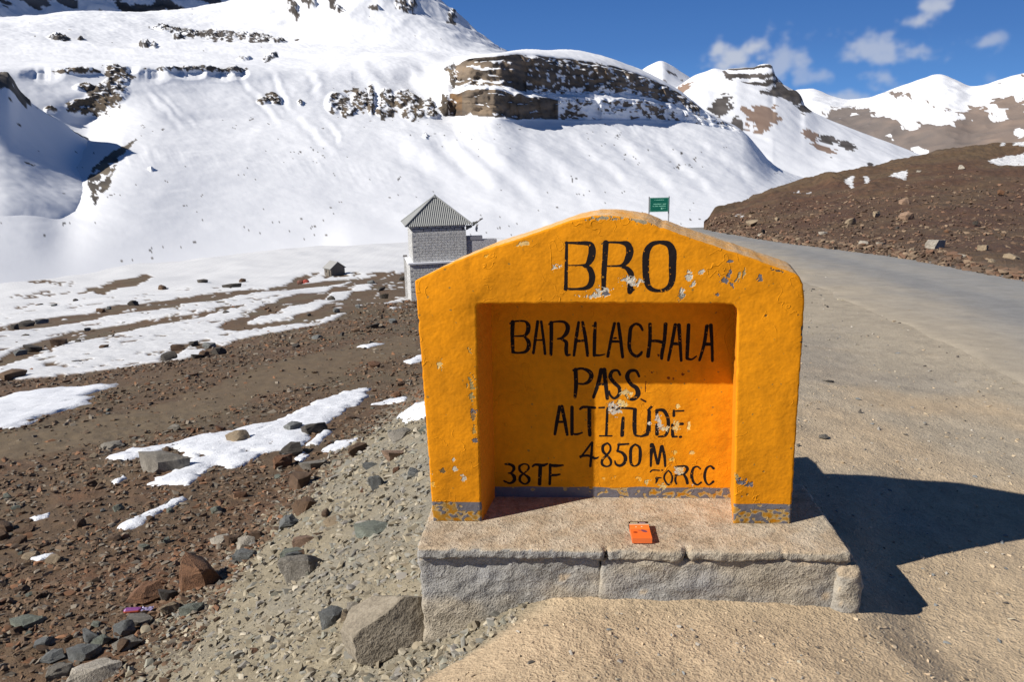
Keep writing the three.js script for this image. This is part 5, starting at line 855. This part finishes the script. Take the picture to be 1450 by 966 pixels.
  for (const [a, b, w, h, rot, c] of [[41, 84, 8, 5, 0.3, [0.16, 0.17, 0.15]], [50, 89, 7, 4, 0.5, [0.2, 0.2, 0.17]], [52, 82, 1.6, 10, -0.15, [0.45, 0.44, 0.40]], [59, 94, 3, 2.4, 0.5, [0.15, 0.15, 0.15]]]) { const g = wavy(new THREE.BoxGeometry(m(w), m(h), 0.08, 6, 6, 2), (v) => { v.x += 0.08 * n3(v.x * 6, v.y * 6, v.z * 9); v.y += 0.08 * n3(v.y * 5, v.x * 7, 3); }); g.computeVertexNormals(); g.rotateZ(rot); g.translate(m(a), m(b), m(34)); mesh('flag_cloth', g, std(c, 0.95), po); }
  // low wall running off to the right
  const wb = group('low_wall', [base.x + m(60), base.y, base.z + m(20)], 0.1); tag(wb, 'low grey wall running off to the right of the shrine house', 'wall'); const wm = std([0.5, 0.49, 0.52], 0.95, { map: cementMap, bumpMap: cementBump, bumpScale: 0.03 });
  mesh('wall', plankBox(m(48), m(66) - base0, 0.45, 0, (m(66) + base0) / 2, 0), wm, wb); mesh('raised_end', plankBox(m(29), m(5), 0.5, m(-10), m(68.5), 0), std([0.20, 0.20, 0.23], 0.95), wb);
  const pp = atDist(575, 386, D + 1), pst = group('stone_post', [pp.x, pp.y, pp.z]); tag(pst, 'white square post with a dark cap beside the shrine house', 'post'); const pb0 = pp.y - land(pp.x, pp.z) + 0.3;
  mesh('shaft', plankBox(m(4), m(23) + pb0, m(4), 0, m(23) / 2 - pb0 / 2, 0), white, pst); mesh('cap', plankBox(m(5.5), m(2), m(5.5), 0, m(24), 0), std([0.16, 0.15, 0.15], 0.9), pst);
}
// ------------------------------------------------------------------ stone hut, heap with red cloth and dark slab on the valley floor
{
  const p = hit(473, 391), s = (p.clone().sub(camera.position).dot(camB) * -1) / FOCAL, W = 22 * s, Ln = 19 * s, H = 11 * s, rh = 8 * s;
  const t = group('stone_hut', [p.x, p.y, p.z - 1], 0.72); tag(t, 'small grey stone hut with a gabled roof on the valley snow', 'hut');
  const st = std([0.20, 0.175, 0.15], 0.95, { map: rockMap, bumpMap: rockBump, bumpScale: 0.06 }), rf = std([0.27, 0.265, 0.255], 0.8);
  const sh = new THREE.Shape([new THREE.Vector2(-W / 2, -0.6), new THREE.Vector2(W / 2, -0.6), new THREE.Vector2(W / 2, H), new THREE.Vector2(0, H + rh), new THREE.Vector2(-W / 2, H)]); const g = new THREE.ExtrudeGeometry(sh, { depth: Ln, bevelEnabled: false }); g.translate(0, 0, -Ln / 2); mesh('wall', boxUV(g), st, t);
  for (const k of [-1, 1]) { const sl = Math.hypot(W / 2, rh), b = new THREE.BoxGeometry(sl + 0.35, 0.12, Ln + 0.4); b.rotateZ(-k * Math.atan2(rh, W / 2)); b.translate(k * W / 4 + k * 0.1, H + rh / 2 + 0.06, 0); mesh('roof_slope', boxUV(b), rf, t); }
  mesh('door', plankBox(0.08, H * 0.75, Ln * 0.16, -W / 2 - 0.03, H * 0.36, Ln * 0.28), std([0.045, 0.04, 0.035], 0.9), t); mesh('window', plankBox(0.07, H * 0.3, Ln * 0.16, -W / 2 - 0.03, H * 0.62, -Ln * 0.2), std([0.04, 0.035, 0.03], 0.6), t);
}
{
  const p = hit(430, 402), s = (p.clone().sub(camera.position).dot(camB) * -1) / FOCAL, t = group('flag_heap', [p.x, p.y, p.z]); tag(t, 'small heap wrapped in red cloth with short sticks on the snow', 'cairn');
  const lumpy = (w, h, d, x, y, seed) => { const g = wavy(new THREE.IcosahedronGeometry(1, 8), (v) => { const r = 1 + 0.35 * fbm(v.x * 2 + seed, v.y * 2, v.z * 2, 3); v.multiplyScalar(r); v.set(v.x * w + x, Math.max(-0.2, v.y * h + y), v.z * d); }); return toCreasedNormals(g, 0.5); };
  mesh('stones', lumpy(5 * s, 3.6 * s, 3.5 * s, -4 * s, 2 * s, 3), std([0.16, 0.07, 0.05], 0.95), t); mesh('red_cloth', lumpy(4.6 * s, 3.4 * s, 3.6 * s, 3.8 * s, 2.6 * s, 8), std([0.34, 0.055, 0.035], 0.85), t);
  for (const [x, h] of [[-2, 8], [0.5, 9], [2, 7]]) { const g = new THREE.CylinderGeometry(0.35 * s, 0.5 * s, h * s, 6); g.rotateZ(0.1 * x); g.translate(x * s, h * s / 2, 0); mesh('stick', g, std([0.2, 0.09, 0.05], 0.95), t); }
  const q = hit(327, 408), s2 = (q.clone().sub(camera.position).dot(camB) * -1) / FOCAL, b = putRock('rock', q, 27 * s2, 8 * s2, 'dark', 4, 0.35, 'long black slab like rock lying on the valley snow', null, 0.2, 0.35); b.rotation.z = 0.12;
  rockAt(288, 398, 15, 9, 'dark', 0, 0.4, 'pointed dark rock mound behind the black slab'); rockAt(232, 407, 14, 10, 'brown', 3, 0.2, 'pale brown mound left of the pointed dark rock');
}
// ------------------------------------------------------------------ road sign by the bend
{
  const D = 50, c = atDist(933, 290, D), s = (c.clone().sub(camera.position).dot(camB) * -1) / FOCAL, gy = land(c.x, c.z), t = group('road_sign', [c.x, gy, c.z], -0.12 + 0.18); tag(t, 'green road sign with white lettering on two grey posts', 'sign');
  const W = 27 * s, H = 20 * s, yb = c.y - gy - H / 2, steel = std([0.42, 0.43, 0.45], 0.5, { metalness: 0.4 });
  for (const k of [-1, 1]) { const g = new THREE.CylinderGeometry(0.045, 0.045, yb + H + 0.35, 10); g.translate(k * (W / 2 + 0.03), (yb + H + 0.05) / 2 - 0.14, -0.05); mesh('post', g, steel, t); }
  const cv = document.createElement('canvas'); cv.width = 512; cv.height = 384; const g = cv.getContext('2d'); g.fillStyle = 'rgb(8,104,84)'; g.fillRect(0, 0, 512, 384); g.strokeStyle = 'rgb(170,215,200)'; g.lineWidth = 7; g.strokeRect(12, 12, 488, 360);
  g.fillStyle = 'rgb(150,220,190)'; const R = rng(4); for (const [y, x0, x1, h] of [[52, 130, 400, 20], [160, 100, 430, 26], [215, 80, 450, 26], [280, 360, 440, 22]]) for (let x = x0; x < x1;) { const w = 8 + R() * 12; g.fillRect(x, y + R() * 4, w, h * (0.7 + 0.3 * R())); x += w + 5 + (R() < 0.2 ? 18 : 0); } g.fillRect(305, 272, 40, 44);
  const tx = new THREE.CanvasTexture(cv); tx.colorSpace = THREE.SRGBColorSpace;
  const b = new THREE.BoxGeometry(W, H, 0.03); b.translate(0, yb + H / 2, 0.02); const gr = std([0.3, 0.3, 0.31], 0.6); mesh('board', b, [gr, gr, gr, gr, new THREE.MeshStandardMaterial({ map: tx, roughness: 0.4 }), gr], t);
}
renderer.render(scene, camera);
